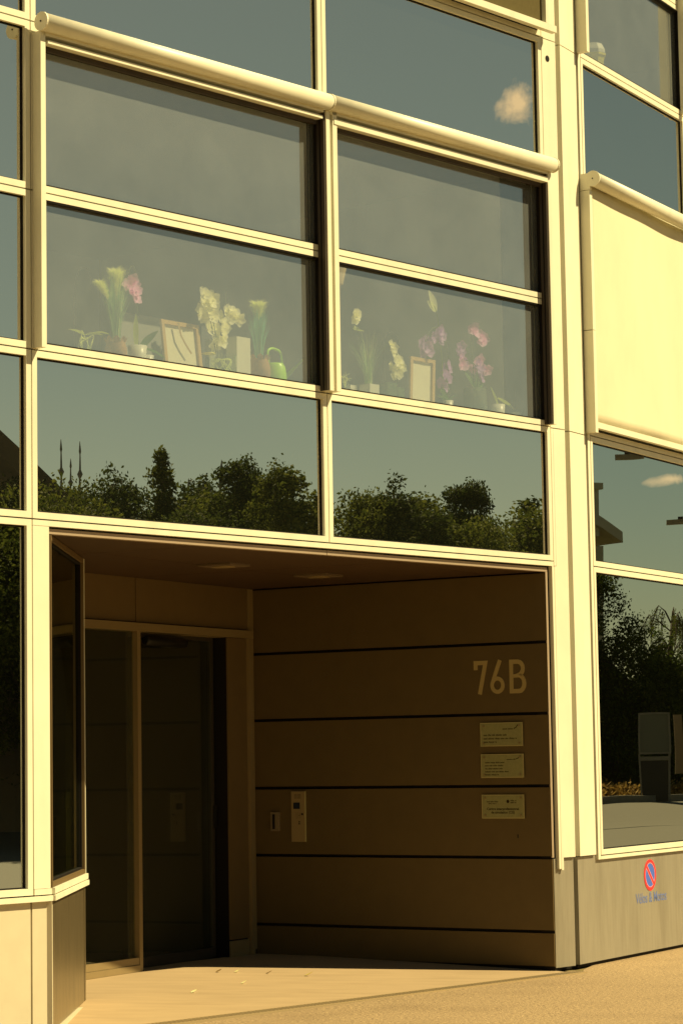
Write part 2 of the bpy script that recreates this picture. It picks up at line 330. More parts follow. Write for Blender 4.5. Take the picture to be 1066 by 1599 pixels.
# slot drain
dr = thing('drain_channel', FA.w(-2.6, 0.18, 0), 'narrow slotted drain grate running across the ground in front of the porch', 'drain')
d = MB(); d.add([], []); A0, A1 = FA.w(-6.2, 0.075), FA.w(0.06, 0.165)
FDr = Fr(xy(A0), math.degrees(math.atan2(A1.x - A0.x, A1.y - A0.y))); LD = (A1 - A0).length
d.box(FDr, 0, LD, -0.062, -0.056, -0.02, 0.012); d.box(FDr, 0, LD, 0.056, 0.062, -0.02, 0.010); d.build('rim', DRAINM, dr)
d = MB(); k = 0.0
while k < LD: d.box(FDr, k, k + 0.018, -0.056, 0.056, 0.008, 0.0105); k += 0.036
d.build('grate_bars', DRAINM, dr, kind='stuff')
d = MB(); d.box(FDr, 0, LD, -0.056, 0.056, 0.000, 0.0065); d.build('channel', DARK, dr)

# ------------------------------------------------------------------ the building
bd = thing('office_building', FA.w(0, -2, 0), 'modern office block with cream aluminium grid, tinted panes and a recessed brown entrance porch', 'building')
ZJ = [0.848, 3.135, 4.185, 5.185, 6.26, 7.29, 8.29, 9.37, 10.4]
gp = 0.0045
def window_unit(fr, u0, u1, z0, z1, gm, wt=None, recess=0.032, nf=0.0, w_=0.04, wb=None, nd=-0.09):
    f = MB().ring(fr, u0 + gp, u1 - gp, z0 + gp, z1 - gp, nd, nf, w_, wt, wb).build('window', ALU, bd)
    t_ = w_ if wt is None else wt; b_ = w_ if wb is None else wb
    MB().ring(fr, u0 + gp + w_, u1 - gp - w_, z0 + gp + b_, z1 - gp - t_, nd, nf - (0.005 if recess > 0.04 else recess - 0.008), 0.010).build('gasket', DARK, f)
    MB().box(fr, u0 + gp + w_ + .002, u1 - gp - w_ - .002, nf - recess - 0.012, nf - recess, z0 + gp + b_ + .002, z1 - gp - t_ - .002).build('pane', gm, f)
    return f
UB = [-8.05, -5.302, -2.555, 0.066]
# bay left of the porch
for i in range(8): window_unit(FA, UB[0], UB[1], ZJ[i], ZJ[i + 1], G_SP if i != 0 else G_DK)
window_unit(FA, -10.8, UB[0], ZJ[0], ZJ[1], G_DK)
for i in range(1, 8): window_unit(FA, -10.8, UB[0], ZJ[i], ZJ[i + 1], G_SP)
for b in (1, 2):
    window_unit(FA, UB[b], UB[b + 1], ZJ[1], ZJ[2], G_SP)
    window_unit(FA, UB[b], UB[b + 1], ZJ[2], ZJ[3], G_VI, recess=0.045)
    window_unit(FA, UB[b], UB[b + 1], ZJ[3], ZJ[4], G_VI, wt=0.135, recess=0.045)
    window_unit(FA, UB[b], UB[b + 1], ZJ[4], ZJ[5], G_SP)
    window_unit(FA, UB[b], UB[b + 1], ZJ[5], ZJ[6], G_SP, recess=0.045)
    window_unit(FA, UB[b], UB[b + 1], ZJ[6], ZJ[7], G_SP, wt=0.135, recess=0.045)
    window_unit(FA, UB[b], UB[b + 1], ZJ[7], ZJ[8], G_SP)
# dark joint backing behind the frames (mullions and transoms)
for u in (UB[0], UB[1], UB[2]): MB().box(FA, u - 0.03, u + 0.03, -0.13, -0.032, 3.1 if u == UB[2] else 0.8, 10.4).build('mullion', DARK, bd)
MB().box(FA, 0.03, 0.075, -0.13, -0.034, 3.1, 10.4).build('mullion', DARK, bd)
for z in ZJ[1:8]: MB().box(FA, -10.8, 0.03, -0.128, -0.033, z - 0.03, z + 0.03).build('transom', DARK, bd)
# corner pier, face on the left street front
for (z0, z1) in ((0.859, ZJ[2] - 0.012), (ZJ[2] - 0.004, ZJ[5] - 0.006), (ZJ[5] + 0.002, 10.4)):
    MB().box(FA, 0.10 if z0 < 3 else 0.071, 0.255, -0.12, -0.001, z0, z1).build('pier_panel', ALU, bd)
for (z0, z1) in ((3.10, ZJ[2] - 0.012),): MB().box(FA, 0.071, 0.098, -0.12, -0.0015, z0, z1).build('pier_panel', ALU, bd)
MB().box(FA, 0.036, 0.064, -0.1, 0.004, 0.775, 3.094).build('jamb_strip', ALU, bd)
MB().box(FA, 0.071, 0.097, -0.1, 0.002, 0.765, 3.096).build('jamb_strip', ALU, bd)
MB().box(FA, 0.03, 0.10, -0.11, -0.03, 0.86, 3.1).build('jamb_backing', DARK, bd)
MB().box(FA, 0.0, 0.252, -0.14, -0.022, 0.03, 0.852).build('pier_plinth', STEEL, bd)
MB().box(FA, 0.01, 0.33, -0.4, -0.10, 0.0, 10.4).build('pier_core', DARK, bd)
# face on the right street front
for (z0, z1) in ((0.859, ZJ[2] - 0.012), (ZJ[2] - 0.004, ZJ[5] - 0.002), (ZJ[5] + 0.006, 10.4)):
    MB().box(FB, 0.0, 0.308, -0.16, 0.0, z0, z1).build('pier_panel', ALU, bd)
h = MB(); P0 = FA.w(0.145, 0.0005, 7.132)
h.lathe((0, 0, 0), [(0.0, 0), (0.026, 0)], 18, capb=False)
h.v = [P0 + FA.u * v.x + Vector((0, 0, v.y)) + FA.n * 0.0008 for v in h.v]; h.build('vent_hole', DARK, bd)
# right street front
VB = [0.405, 2.69, 5.4, 8.1]
MB().box(FB, 0.30, 0.42, -0.13, -0.035, 0.8, 10.4).build('mullion', DARK, bd)
for u in VB[1:]: MB().box(FB, u - 0.03, u + 0.03, -0.13, -0.032, 0.8, 10.4).build('mullion', DARK, bd)
for z in ZJ[1:8]: MB().box(FB, 0.42, 8.1, -0.128, -0.033, z - 0.03, z + 0.03).build('transom', DARK, bd)
MB().box(FB, 0.352, 0.399, -0.1, 0.0, 0.818, 10.4).build('edge_strip', ALU, bd)
for b in range(3):
    window_unit(FB, VB[b], VB[b + 1], ZJ[0], ZJ[1], G_DK)
    window_unit(FB, VB[b], VB[b + 1], ZJ[1], ZJ[2], G_DK)
    window_unit(FB, VB[b], VB[b + 1], ZJ[2], ZJ[3], G_SP, recess=0.045)
    window_unit(FB, VB[b], VB[b + 1], ZJ[3], ZJ[4], G_SP, wt=0.135, recess=0.045)
    window_unit(FB, VB[b], VB[b + 1], ZJ[4], ZJ[5], G_SP)
    window_unit(FB, VB[b], VB[b + 1], ZJ[5], ZJ[6], G_VI, recess=0.045)
    window_unit(FB, VB[b], VB[b + 1], ZJ[6], ZJ[7], G_VI, wt=0.135, recess=0.045)
    window_unit(FB, VB[b], VB[b + 1], ZJ[7], ZJ[8], G_SP)
MB().box(FB, 0.399, 8.1, -0.1, 0.001, 0.818, 0.848 - gp).build('sill_strip', ALU, bd)
MB().box(FB, 0.0, 2.9, -0.14, -0.024, 0.03, 0.852).build('plinth_panel', STEEL, bd)
MB().box(FB, 2.91, 8.1, -0.14, -0.024, 0.03, 0.852).build('plinth_panel', STEEL, bd)
MB().box(FB, 0.02, 8.1, -0.3, -0.145, 0.0, 0.85).build('plinth_core', DARK, bd)
MB().box(FB, 0.01, 8.1, -0.3, -0.05, 0.001, 0.03).build('base_gap', DARK, bd)
# left: plinth, sill, post
MB().box(FA, -10.8, UB[1] - 0.004, -0.1, 0.014, 0.812, 0.848 - gp).build('sill_strip', ALU, bd)
MB().box(FA, UB[1] + 0.004 - 0.008, -5.158, -0.1, 0.014, 0.812, 0.8445).build('sill_strip', ALU, bd)
MB().box(FA, UB[1] + 0.004, -5.158, -0.1, 0.004, 0.852, 0.887).build('sill_strip', ALU, bd)
MB().box(FA, -10.8, UB[1] - 0.008, -0.12, -0.020, 0.03, 0.809).build('plinth_panel', PLINTH, bd)
MB().box(FA, UB[1] + 0.006, -5.172, -0.12, -0.020, 0.03, 0.809).build('plinth_panel', PLINTH, bd)
MB().box(FA, -10.8, -5.19, -0.3, -0.123, 0.0, 0.81).build('plinth_core', DARK, bd)
MB().box(FA, UB[1] + 0.004, -5.165, -0.1, -0.0, 0.889, 3.094).build('porch_post', ALU, bd)
# head of the porch opening
MB().box(FA, UB[1] + 0.004, 0.062, -0.1, 0.0, 3.0965, 3.135 - gp).build('head_rail', ALU, bd)
for (u0, u1) in ((-5.150, -2.560), (-2.554, 0.008)):
    MB().box(FA, u0, u1, -0.075, -0.024, 3.052, 3.084).build('head_trim', ALU_IN, bd)
MB().box(FA, -5.15, 0.03, -0.12, -0.07, 3.056, 3.13).build('head_backing', DARK, bd)
MB().box(FA, -0.014, 0.010, -0.034, -0.024, 0.862, 3.051).build('jamb_trim', ALU_IN, bd)
# soffit panels
sof_region = [xy(FA.w(-5.12, -0.077)), xy(FA.w(-0.03, -0.077)), xy(FW.w(-0.1, -0.01)), xy(FW.w(-2.76, -0.01)), xy(FD.w(-3.0, 0.0)), xy(FS.w(1.888, -0.3)), xy(FS.w(1.88, 0.0)), xy(FS.w(0.1, 0.0))]
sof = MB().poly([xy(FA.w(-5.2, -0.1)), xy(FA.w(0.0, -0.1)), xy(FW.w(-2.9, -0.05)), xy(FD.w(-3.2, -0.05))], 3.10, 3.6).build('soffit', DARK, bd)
us = [-5.9, -3.85, -1.79, 0.1]; ns = [-0.1, 1.05, 2.25, 3.45, 4.7, 6.2]
FDx = FD
for i in range(len(us) - 1):
    for j in range(len(ns) - 1):
        cell = [xy(FD.w(us[i] + .004, ns[j] + .004)), xy(FD.w(us[i + 1] - .004, ns[j] + .004)), xy(FD.w(us[i + 1] - .004, ns[j + 1] - .004)), xy(FD.w(us[i] + .004, ns[j + 1] - .004))]
        q = cell
        # region is close to convex: clip by its straight sides
        for (P_, N_) in ((FA.w(0, -0.077), -FA.n), (FW.w(0, 0.005), FW.n), (FD.w(0, 0.0), FD.n), (FS.w(0, 0.003), FS.n)):
            # stop the splay clip behind the end of the splay
            if P_ == FS.w(0, 0.003) and ns[j] < 2.2: continue
            q = clip(q, xy(P_), xy(N_))
            if len(q) < 3: break
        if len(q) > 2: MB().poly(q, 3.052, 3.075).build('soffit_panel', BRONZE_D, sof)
for (x, y) in ((-0.859, 17.93), (-0.185, 19.10)):
    f = Fr((x, y), 28.4); o = MB().box(f, -.14, .14, -.14, .14, 3.036, 3.051).build('downlight', mat('downlight_trim', (0.14, 0.10, 0.06), 0.5) if x < -.5 else bpy.data.materials['downlight_trim'], sof)
    MB().lathe((x, y, 3.030), [(0.085, 0), (0.085, 0.006)], 20).build('lens', DOORMET, o)
# number wall: horizontal cladding panels with open joints
wall = MB().box(FW, -2.78, -0.004, -0.12, -0.030, 0.0, 3.09).build('number_wall', DARK, bd)
MB().box(FW, -0.10, -0.003, -0.0295, -0.010, 0.0, 3.05).build('end_stop', DARK, bd)
ws = [0.03, 0.301, 0.861, 1.408, 1.963, 2.511, 3.052]
for i in range(6):
    MB().box(FW, -2.755, -0.001, -0.03, 0.0, ws[i] + 0.012, ws[i + 1] - 0.012).build('cladding_panel', BRONZE, wall)
# door wall
dw = MB().box(FD, -3.3, 0.0, -0.16, -0.15, 2.66, 3.1).build('door_wall', BRONZE, bd)
for (u0, u1) in ((-3.3, -1.795), (-1.783, -0.115)): MB().box(FD, u0, u1, -0.15, 0.02, 2.712, 3.05).build('fascia_panel', BRONZE_L if 'BRONZE_L' in globals() else mat('bronze_fascia', (0.15, 0.098, 0.038), 0.55, 0.15, noise=0.06), dw)
BR_L = bpy.data.materials['bronze_fascia']
MB().box(FD, -3.3, -0.062, -0.12, 0.05, 2.640, 2.702).build('lintel', DOORMET, dw)
MB().box(FD, -0.105, -0.056, -0.1, 0.03, 0.06, 2.638).build('jamb', DOORMET, dw); MB().box(FD, -0.105, -0.056, -0.1, 0.02, 2.705, 3.05).build('jamb', DOORMET, dw)
MB().box(FD, -0.052, -0.002, -0.1, 0.012, 0.10, 3.05).build('jamb', DOORMET, dw)
MB().box(FD, -0.405, -0.112, -0.010, 0.005, 0.20, 2.636).build('side_panel', BR_L, dw)
MB().box(FD, -0.405, -0.112, -0.010, 0.002, 0.06, 0.188).build('kick_panel', DOORMET, dw)
MB().box(FD, -0.402, -0.110, -0.2, -0.012, 0.0, 2.64).build('jamb_backing', DARK, dw)
# doors
ld = MB().box(FD, -1.775, -1.728, -0.03, 0.024, 0.062, 2.639)
ld.box(FD, -3.2, -1.776, -0.05, 0.020, 0.112, 0.166); ld.box(FD, -3.2, -1.776, -0.06, 0.032, 0.062, 0.110)
ld = ld.build('fixed_door', DOORMET, bd)
MB().box(FD, -3.2, -1.778, -0.030, -0.018, 0.167, 2.638).build('pane', G_DOOR, ld)
rd_ = MB().ring(FD, -1.720, -0.430, 0.064, 2.638, -0.16, -0.12, 0.030, 0.03, 0.075)
rd_ = rd_.build('sliding_door', mat('door_metal_dark', (0.035, 0.028, 0.018), 0.5), bd)
MB().box(FD, -1.689, -0.461, -0.148, -0.136, 0.14, 2.607).build('pane', G_DOOR, rd_)
MB().box(FD, -0.455, -0.440, -0.119, -0.09, 1.10, 1.28).build('handle', BLACKP, rd_)
sd = MB(); sd.tube([FD.w(-1.60 + 0.58 * t, -0.02, 2.575) for t in (0, 0.03, 0.97, 1)], [0.028, 0.042, 0.042, 0.028], 12); sd.build('door_sensor', BLACKP, bd)
# porch side: splayed window on a steel plinth
for_ring = MB().ring(FS, 0.008, 1.862, 0.892, 3.045, -0.07, 0.0, 0.030)
sp = for_ring.build('window', BR_L, bd)
MB().ring(FS, 0.038, 1.832, 0.922, 3.015, -0.07, -0.018, 0.014).build('gasket', DARK, sp)
MB().box(FS, 0.052, 1.818, -0.048, -0.036, 0.936, 3.001).build('pane', glass('side_glass', (0.6, 0.66, 0.5), (0.72, 0.78, 0.62), 0.12, 0.01, (0.3, 0.3, 0.2), wave=0.0005), sp)
MB().box(FS, 1.872, 1.895, -0.02, 0.003, 0.892, 3.045).build('end_strip', ALU, bd)
MB().box(FS, 0.02, 1.93, -0.1, 0.014, 0.852, 0.889).build('sill_strip', ALU, bd)
MB().box(FS, 0.0, 1.935, -0.1, 0.020, 0.812, 0.8445).build('sill_strip', ALU, bd)
MB().box(FS, 0.03, 1.80, -0.1, -0.004, 0.035, 0.808).build('plinth_panel', STEEL_S, bd)
MB().box(FS, 1.808, 1.885, -0.1, -0.002, 0.035, 0.808).build('plinth_panel', STEEL_S, bd)
MB().box(FS, -0.01, 0.024, -0.1, -0.002, 0.01, 0.808).build('corner_strip', PLINTH, bd)
MB().box(FS, -0.01, 1.90, -0.12, 0.022, 0.0, 0.030).build('skirting', PLINTH, bd)
MB().box(FS, 0.02, 1.88, -0.2, -0.105, 0.0, 0.81).build('plinth_core', DARK, bd)
# return behind the splay, out of sight from the street
ud = FD.loc(SEND)
MB().box(FD, ud[0] - 0.16, ud[0] - 0.06, -0.1, ud[1] - 0.05, 0.0, 3.1).build('return_wall', BRONZE, bd)
# interiors: first floor room behind the two bays, lobby behind the doors, ground floor rooms
rm = MB().box(FA, -5.5, 0.0, -5.2, -5.0, 3.4, 6.5); rm.box(FA, -5.6, -5.4, -5.0, -0.14, 3.4, 6.5); rm.box(FA, 0.02, 0.12, -5.0, -0.14, 3.4, 6.5)
rm = rm.build('office_room', WALLIN, bd)
MB().box(FA, -5.4, 0.02, -5.0, -0.14, 3.6, 3.7).build('room_floor', WALLIN_D, rm); MB().box(FA, -5.4, 0.02, -5.0, -0.14, 6.22, 6.4).build('ceiling', WALLIN, rm)
MB().box(FA, -5.4, 0.02, -0.62, -0.10, 4.19, 4.224).build('window_board', SILLM, rm)
MB().box(FA, -5.4, 0.02, -0.60, -0.56, 3.7, 4.19).build('parapet', WALLIN, rm)
rb = MB().box(FB, 0.45, 8.1, -4.2, -4.0, 7.2, 9.6); rb.box(FB, 0.30, 0.42, -4.0, -0.14, 7.2, 9.6); rb.box(FB, 8.0, 8.1, -4.0, -0.14, 7.2, 9.6); rb = rb.build('office_room', WALLIN, bd)
MB().box(FB, 0.42, 8.0, -4.0, -0.14, 6.8, 6.9).build('room_floor', WALLIN_D, rb); MB().box(FB, 0.42, 8.0, -4.0, -0.14, 9.35, 9.5).build('ceiling', WALLIN, rb)
MB().box(FB, 0.42, 8.0, -0.55, -0.10, 7.295, 7.329).build('window_board', SILLM, rb)
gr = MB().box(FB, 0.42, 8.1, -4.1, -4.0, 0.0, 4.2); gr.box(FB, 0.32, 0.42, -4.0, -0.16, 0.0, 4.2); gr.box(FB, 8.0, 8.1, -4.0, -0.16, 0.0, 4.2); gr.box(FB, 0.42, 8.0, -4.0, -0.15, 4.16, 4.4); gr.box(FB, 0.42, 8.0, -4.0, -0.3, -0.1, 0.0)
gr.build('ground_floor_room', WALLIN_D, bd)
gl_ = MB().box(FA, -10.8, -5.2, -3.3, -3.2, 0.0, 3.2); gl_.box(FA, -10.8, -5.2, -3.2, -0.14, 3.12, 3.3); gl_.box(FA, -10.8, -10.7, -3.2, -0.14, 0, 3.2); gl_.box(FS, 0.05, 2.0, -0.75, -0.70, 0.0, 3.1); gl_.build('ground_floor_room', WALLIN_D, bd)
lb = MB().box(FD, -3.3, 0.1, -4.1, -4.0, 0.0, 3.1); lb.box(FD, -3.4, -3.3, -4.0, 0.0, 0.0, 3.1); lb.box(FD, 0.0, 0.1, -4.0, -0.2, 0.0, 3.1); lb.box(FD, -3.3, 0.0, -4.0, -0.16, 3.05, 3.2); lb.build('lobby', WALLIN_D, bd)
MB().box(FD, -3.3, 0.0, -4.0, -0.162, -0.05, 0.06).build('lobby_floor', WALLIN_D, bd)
# roof and outer shell
MB().poly([xy(FA.w(-10.9, -0.1)), xy(FA.w(0.2, -0.1)), xy(FB.w(0.2, -0.12)), xy(FB.w(8.1, -0.1)), xy(FB.w(8.1, -9)), xy(FA.w(-10.9, -11))], 10.4, 10.7).build('roof', KERB, bd)
MB().box(FA, -10.95, -10.82, -11, 0.0, 0, 10.4).build('end_wall', PLINTH, bd); MB().box(FB, 8.12, 8.25, -9, 0.0, 0, 10.4).build('end_wall', PLINTH, bd)
MB().box(FA, -10.9, 6, -11.2, -11.0, 0, 10.4).build('rear_wall', PLINTH, bd)

# ------------------------------------------------------------------ roller awnings (parts of the building)
def awning(fr, u0, u1, zc, nc=0.10, r=0.057, bar=(6.112, 6.134), fabric=None, fm=None, drop=None, rails=None, zb=4.192, eps=0.0):
    t = MB().tube([fr.w(u0, nc, zc), fr.w(u1, nc, zc)], r, 28).build('awning', ALU, bd)
    for u, d_ in ((u0, -1), (u1, 1)):
        MB().tube([fr.w(u + d_ * 0.001, nc, zc), fr.w(u + d_ * 0.012, nc, zc)], r * 1.06, 24, smooth=False).build('end_cap', ALU, t)
    MB().tube([fr.w(u0 - 0.0125, nc, zc), fr.w(u0 - 0.016, nc, zc)], 0.006, 8).build('screw', DARK, t)
    MB().box(fr, u0 + 0.03, u1 - 0.03, 0.002, nc - 0.02, zc - 0.075, zc - 0.05).build('bracket', ALU, t)
    MB().box(fr, u0 + 0.06, u1 - 0.05, 0.03, 0.086, bar[0], bar[1]).build('drop_bar', ALU, t)
    for (a, b) in rails: 
        MB().box(fr, a, b, 0.002, 0.080, zb, zc - r * 0.9).build('guide_rail', ALU, t)
        MB().box(fr, a + 0.009, b - 0.009, 0.067, 0.069, zb + 0.01, zc - r).build('rail_groove', ALU, t) if False else None
    for (a, b) in rails[1:]: MB().box(fr, a - 0.016, a - 0.001, 0.003, 0.070, zb + .002, zc - r * 0.9).build('guide_channel', CHANNEL, t); MB().box(fr, a - 0.0185, a - 0.0165, 0.028, 0.040, zb + .002, zc - r * 0.9).build('guide_seal', DARK, t)
    MB().box(fr, u0 + 0.05, u1 - 0.05, 0.002, 0.028, bar[0] - 0.030, bar[0] - 0.002).build('head_channel', CHANNEL, t)
    return t
awning(FA, -5.292, -2.603, 6.236, rails=((-5.288, -5.248), (-2.612, -2.572)))
awning(FA, -2.590, 0.046, 6.238, bar=(6.096, 6.136), rails=((-2.542, -2.496), (0.004, 0.044)))
# storey above, left front: lowered bronze blind with its drop bar
t = MB().tube([FA.w(-2.59, 0.10, 9.36), FA.w(0.05, 0.10, 9.36)], 0.06, 24).build('awning', ALU, bd)
MB().box(FA, -2.48, -0.002, 0.058, 0.062, 7.372, 9.32).build('fabric', FABRIC_D, t)
MB().box(FA, -2.54, 0.135, 0.055, 0.105, 7.318, 7.371).build('drop_bar', ALU, t)
MB().box(FA, 0.004, 0.044, 0.002, 0.10, 7.375, 9.31).build('guide_rail', ALU, t); MB().box(FA, -2.54, -2.50, 0.002, 0.10, 7.375, 9.31).build('guide_rail', ALU, t)
t = awning(FA, -5.292, -2.603, 9.36, rails=((-5.288, -5.248), (-2.612, -2.572)), zb=7.3, bar=(9.23, 9.25))
# right front, first floor: cream awning pulled right down
t = MB().tube([FB.w(0.335, 0.115, 6.252), FB.w(2.60, 0.115, 6.252)], 0.060, 28).build('awning', ALU, bd)
MB().tube([FB.w(0.334, 0.115, 6.252), FB.w(0.320, 0.115, 6.252)], 0.064, 24, smooth=False).build('end_cap', ALU, t)
MB().tube([FB.w(0.3195, 0.115, 6.252), FB.w(0.317, 0.115, 6.252)], 0.006, 8).build('screw', DARK, t)
MB().box(FB, 0.322, 0.352, 0.002, 0.09, 6.165, 6.30).build('bracket', ALU, t)
for (z0, z1) in ((4.197, 5.02), (5.026, 6.16)): MB().box(FB, 0.322, 0.375, 0.002, 0.085, z0, z1).build('guide_rail', ALU, t)
MB().box(FB, 2.59, 2.64, 0.002, 0.085, 4.197, 6.16).build('guide_rail', ALU, t)
fb = MB(); NU, NZ = 40, 24
for i in range(NU + 1):
    for j in range(NZ + 1):
        u = 0.380 + (2.585 - 0.380) * i / NU; z = 4.286 + (6.215 - 4.286) * j / NZ
        fb.v.append(FB.w(u, 0.062 + 0.007 * math.sin(u * 2.1 + 1.1 * z) + 0.003 * math.sin(u * 5.3 - 3.1 * z) + 0.006 * math.exp(-(z - 4.286) * 7) * math.sin(u * 8 + 1), z))
for i in range(NU):
    for j in range(NZ): a = i * (NZ + 1) + j; fb.f.append([a, a + NZ + 1, a + NZ + 2, a + 1]); fb.sm.append(True)
o = fb.build('fabric', FABRIC, t); md = o.modifiers.new('thickness', 'SOLIDIFY'); md.thickness = 0.002
MB().box(FB, 0.378, 2.588, 0.040, 0.084, 4.236, 4.284).build('drop_bar', ALU, t)
for (a, b) in ((2.74, 5.35),): 
    t2 = MB().tube([FB.w(a, 0.115, 6.252), FB.w(b, 0.115, 6.252)], 0.060, 24).build('awning', ALU, bd)
    MB().box(FB, a, a + 0.05, 0.002, 0.085, 4.197, 6.16).build('guide_rail', ALU, t2); MB().box(FB, b - .05, b, 0.002, 0.085, 4.197, 6.16).build('guide_rail', ALU, t2)
# right front, second floor: rolled up, only guide rails in view
t = MB().tube([FB.w(0.335, 0.115, 9.36), FB.w(2.60, 0.115, 9.36)], 0.060, 24).build('awning', ALU, bd)
for (a, b) in ((0.322, 0.375), (2.60, 2.65), (2.73, 2.78)): MB().box(FB, a, b, 0.002, 0.095, 7.305, 9.3).build('guide_rail', ALU, t)

# ------------------------------------------------------------------ signs and fittings on the number wall
HOUSEP = mat('pale_render', (0.34, 0.34, 0.26), 0.9, 0, noise=0.12, nscale=2)
def text_mb(txt, size, fr, u, z, n0, depth=0.0015, align='LEFT', sx=1.0, bold=0.0):
    cu = bpy.data.curves.new('t', 'FONT'); cu.body = txt; cu.size = size; cu.extrude = 0; cu.align_x = align; cu.offset = bold
    ob = bpy.data.objects.new('t', cu); col.objects.link(ob); dg = bpy.context.evaluated_depsgraph_get(); me = bpy.data.meshes.new_from_object(ob.evaluated_get(dg))
    m_ = MB(); m_.v = [fr.w(u + v.co.x * sx, n0 + depth, z + v.co.y) for v in me.vertices]
    for p in me.polygons: m_.f.append(list(p.vertices)); m_.sm.append(False)
    bpy.data.objects.remove(ob); bpy.data.curves.remove(cu); bpy.data.meshes.remove(me); return m_
def stroke(fr, pts, wd, n0, n1, closed=False):
    """flat raised letter stroke along pts (u,z)"""
    m_ = MB(); P = [Vector(p) for p in pts]; n = len(P); Lf = []; Rt = []
    for i in range(n):
        if closed: a, b = P[(i - 1) % n], P[(i + 1) % n]; d0 = (P[i] - a).normalized(); d1 = (b - P[i]).normalized()
        else:
            d0 = (P[i] - P[i - 1]).normalized() if i > 0 else (P[1] - P[0]).normalized(); d1 = (P[i + 1] - P[i]).normalized() if i < n - 1 else d0
        t = (d0 + d1).normalized(); nn = Vector((-t.y, t.x)); k = 1 / max(0.45, nn.dot(Vector((-d1.y, d1.x))))
        Lf.append(P[i] + nn * wd / 2 * k); Rt.append(P[i] - nn * wd / 2 * k)
    cnt = n if closed else n - 1
    for nn_ in (n0, n1): m_.v += [fr.w(q.x, nn_, q.y) for q in Lf] + [fr.w(q.x, nn_, q.y) for q in Rt]
    o2 = 2 * n
    for i in range(cnt):
        j = (i + 1) % n
        m_.f += [[i, n + i, n + j, j][::-1], [o2 + i, o2 + n + i, o2 + n + j, o2 + j], [i, j, o2 + j, o2 + i], [n + i, n + j, o2 + n + j, o2 + n + i][::-1]]; m_.sm += [False] * 4
    if not closed:
        m_.f += [[0, n, o2 + n, o2], [n - 1, 2 * n - 1, o2 + 2 * n - 1, o2 + n - 1]]; m_.sm += [False] * 2
    return m_
NW = FW
hn = thing('house_number', NW.w(-0.40, 0, 2.12), 'large flat pale digits 76B high on the brown panelled wall', 'house number')
z0 = 2.122; hh = 0.262; sw = 0.034
def off(pts, u0): return [(u0 + a, z0 + b) for a, b in pts]
stroke(NW, off([(0.017, hh - 0.072), (0.017, hh - 0.017), (0.105, hh - 0.017), (0.05, 0.0)], -0.652), sw, 0.0, 0.004).build('digit', NUMM, hn)
c6 = [(0.062 + 0.048 * math.cos(a), 0.068 + 0.052 * math.sin(a)) for a in [2 * math.pi * k / 24 for k in range(24)]]
d6 = stroke(NW, off(c6, -0.505), sw * .9, 0.0, 0.004, True); s6 = stroke(NW, off([(0.022, 0.092), (0.045, 0.155), (0.088, hh)], -0.505), sw * .95, 0.0, 0.0044)
d6.add(s6.v, s6.f); d6.build('digit', NUMM, hn)
bb = [(0.017, 0.017), (0.017, hh - 0.017), (0.075, hh - 0.017)] + [(0.075 + 0.045 * math.sin(a), hh - 0.017 - 0.052 + 0.052 * math.cos(a)) for a in [math.pi * k / 8 for k in range(1, 8)]] + [(0.075, hh - 0.121)] + [(0.080 + 0.050 * math.sin(a), 0.077 + 0.062 * math.cos(a)) for a in [math.pi * k / 8 for k in range(1, 8)]] + [(0.080, 0.017)]
d8 = stroke(NW, off(bb, -0.335), sw, 0.0, 0.004, True); s8 = stroke(NW, off([(0.017, hh - 0.127), (0.09, hh - 0.127)], -0.335), sw * .8, 0.0, 0.0044); d8.add(s8.v, s8.f); d8.build('digit', NUMM, hn)
def marks(fr, u0, z, n, length, hgt, m_):
    """print too small to read from the street: word shapes"""
    u = u0; rr = random.Random(int(z * 1000))
    while u < u0 + length:
        wl = rr.uniform(0.02, 0.05)
        e = min(u + wl, u0 + length)
        while u < e:
            hh_ = hgt * rr.choice((0.7, 0.7, 1.0, 0.75)); m_.box(fr, u, u + hgt * 0.28, n, n + 0.0006, z, z + hh_); u += hgt * 0.48
        u += hgt * 0.55
def plaque(u0, u1, zt, zb, label, lines, logos, text=None):
    p = MB().box(NW, u0, u1, 0.012, 0.018, zb, zt).build('wall_plaque', PLATE_E, label=label, category='plaque', group='engraved plaques below the house number')
    MB().box(NW, u0 + .006, u1 - .006, 0.018, 0.0186, zb + .006, zt - .006).build('face', PLATE, p)
    for (a, b) in ((u0 + .03, zt - .025), (u1 - .03, zt - .025), (u0 + .03, zb + .025), (u1 - .03, zb + .025)):
        MB().tube([NW.w(a, 0.0, b), NW.w(a, 0.024, b)], 0.0085, 12, smooth=False).build('screw', DOORMET, p)
    mk = MB()
    for (u, z, ln, h_) in lines: marks(NW, u0 + u, zt - z, 0.0188, ln, h_, mk)
    for (u, z, ln, h_) in logos: marks(NW, u0 + u, zt - z, 0.0188, ln, h_, mk)
    if text:
        for (tx, u, z, sz) in text:
            q = text_mb(tx, sz, NW, u0 + u, zt - z, 0.0188, 0.0006, 'CENTER', 1.0, 0.0006); mk.add(q.v, q.f)
    mk.build('print', INK, p)
    return p
pa = plaque(-0.597, -0.222, 1.899, 1.716, 'topmost engraved plaque, three bold lines of print and a logo with an upward swoosh', [(0.03, 0.088 + 0.014, 0.20, 0.014), (0.03, 0.115 + .014, 0.29, 0.014), (0.03, 0.142 + .014, 0.11, 0.014)], [(0.20, 0.055, 0.10, 0.012)])
swm = stroke(NW, [(-0.597 + 0.30, 1.899 - 0.047), (-0.597 + 0.318, 1.899 - 0.040), (-0.597 + 0.334, 1.899 - 0.018)], 0.006, 0.0188, 0.0194); swm.build('print', INK, pa)
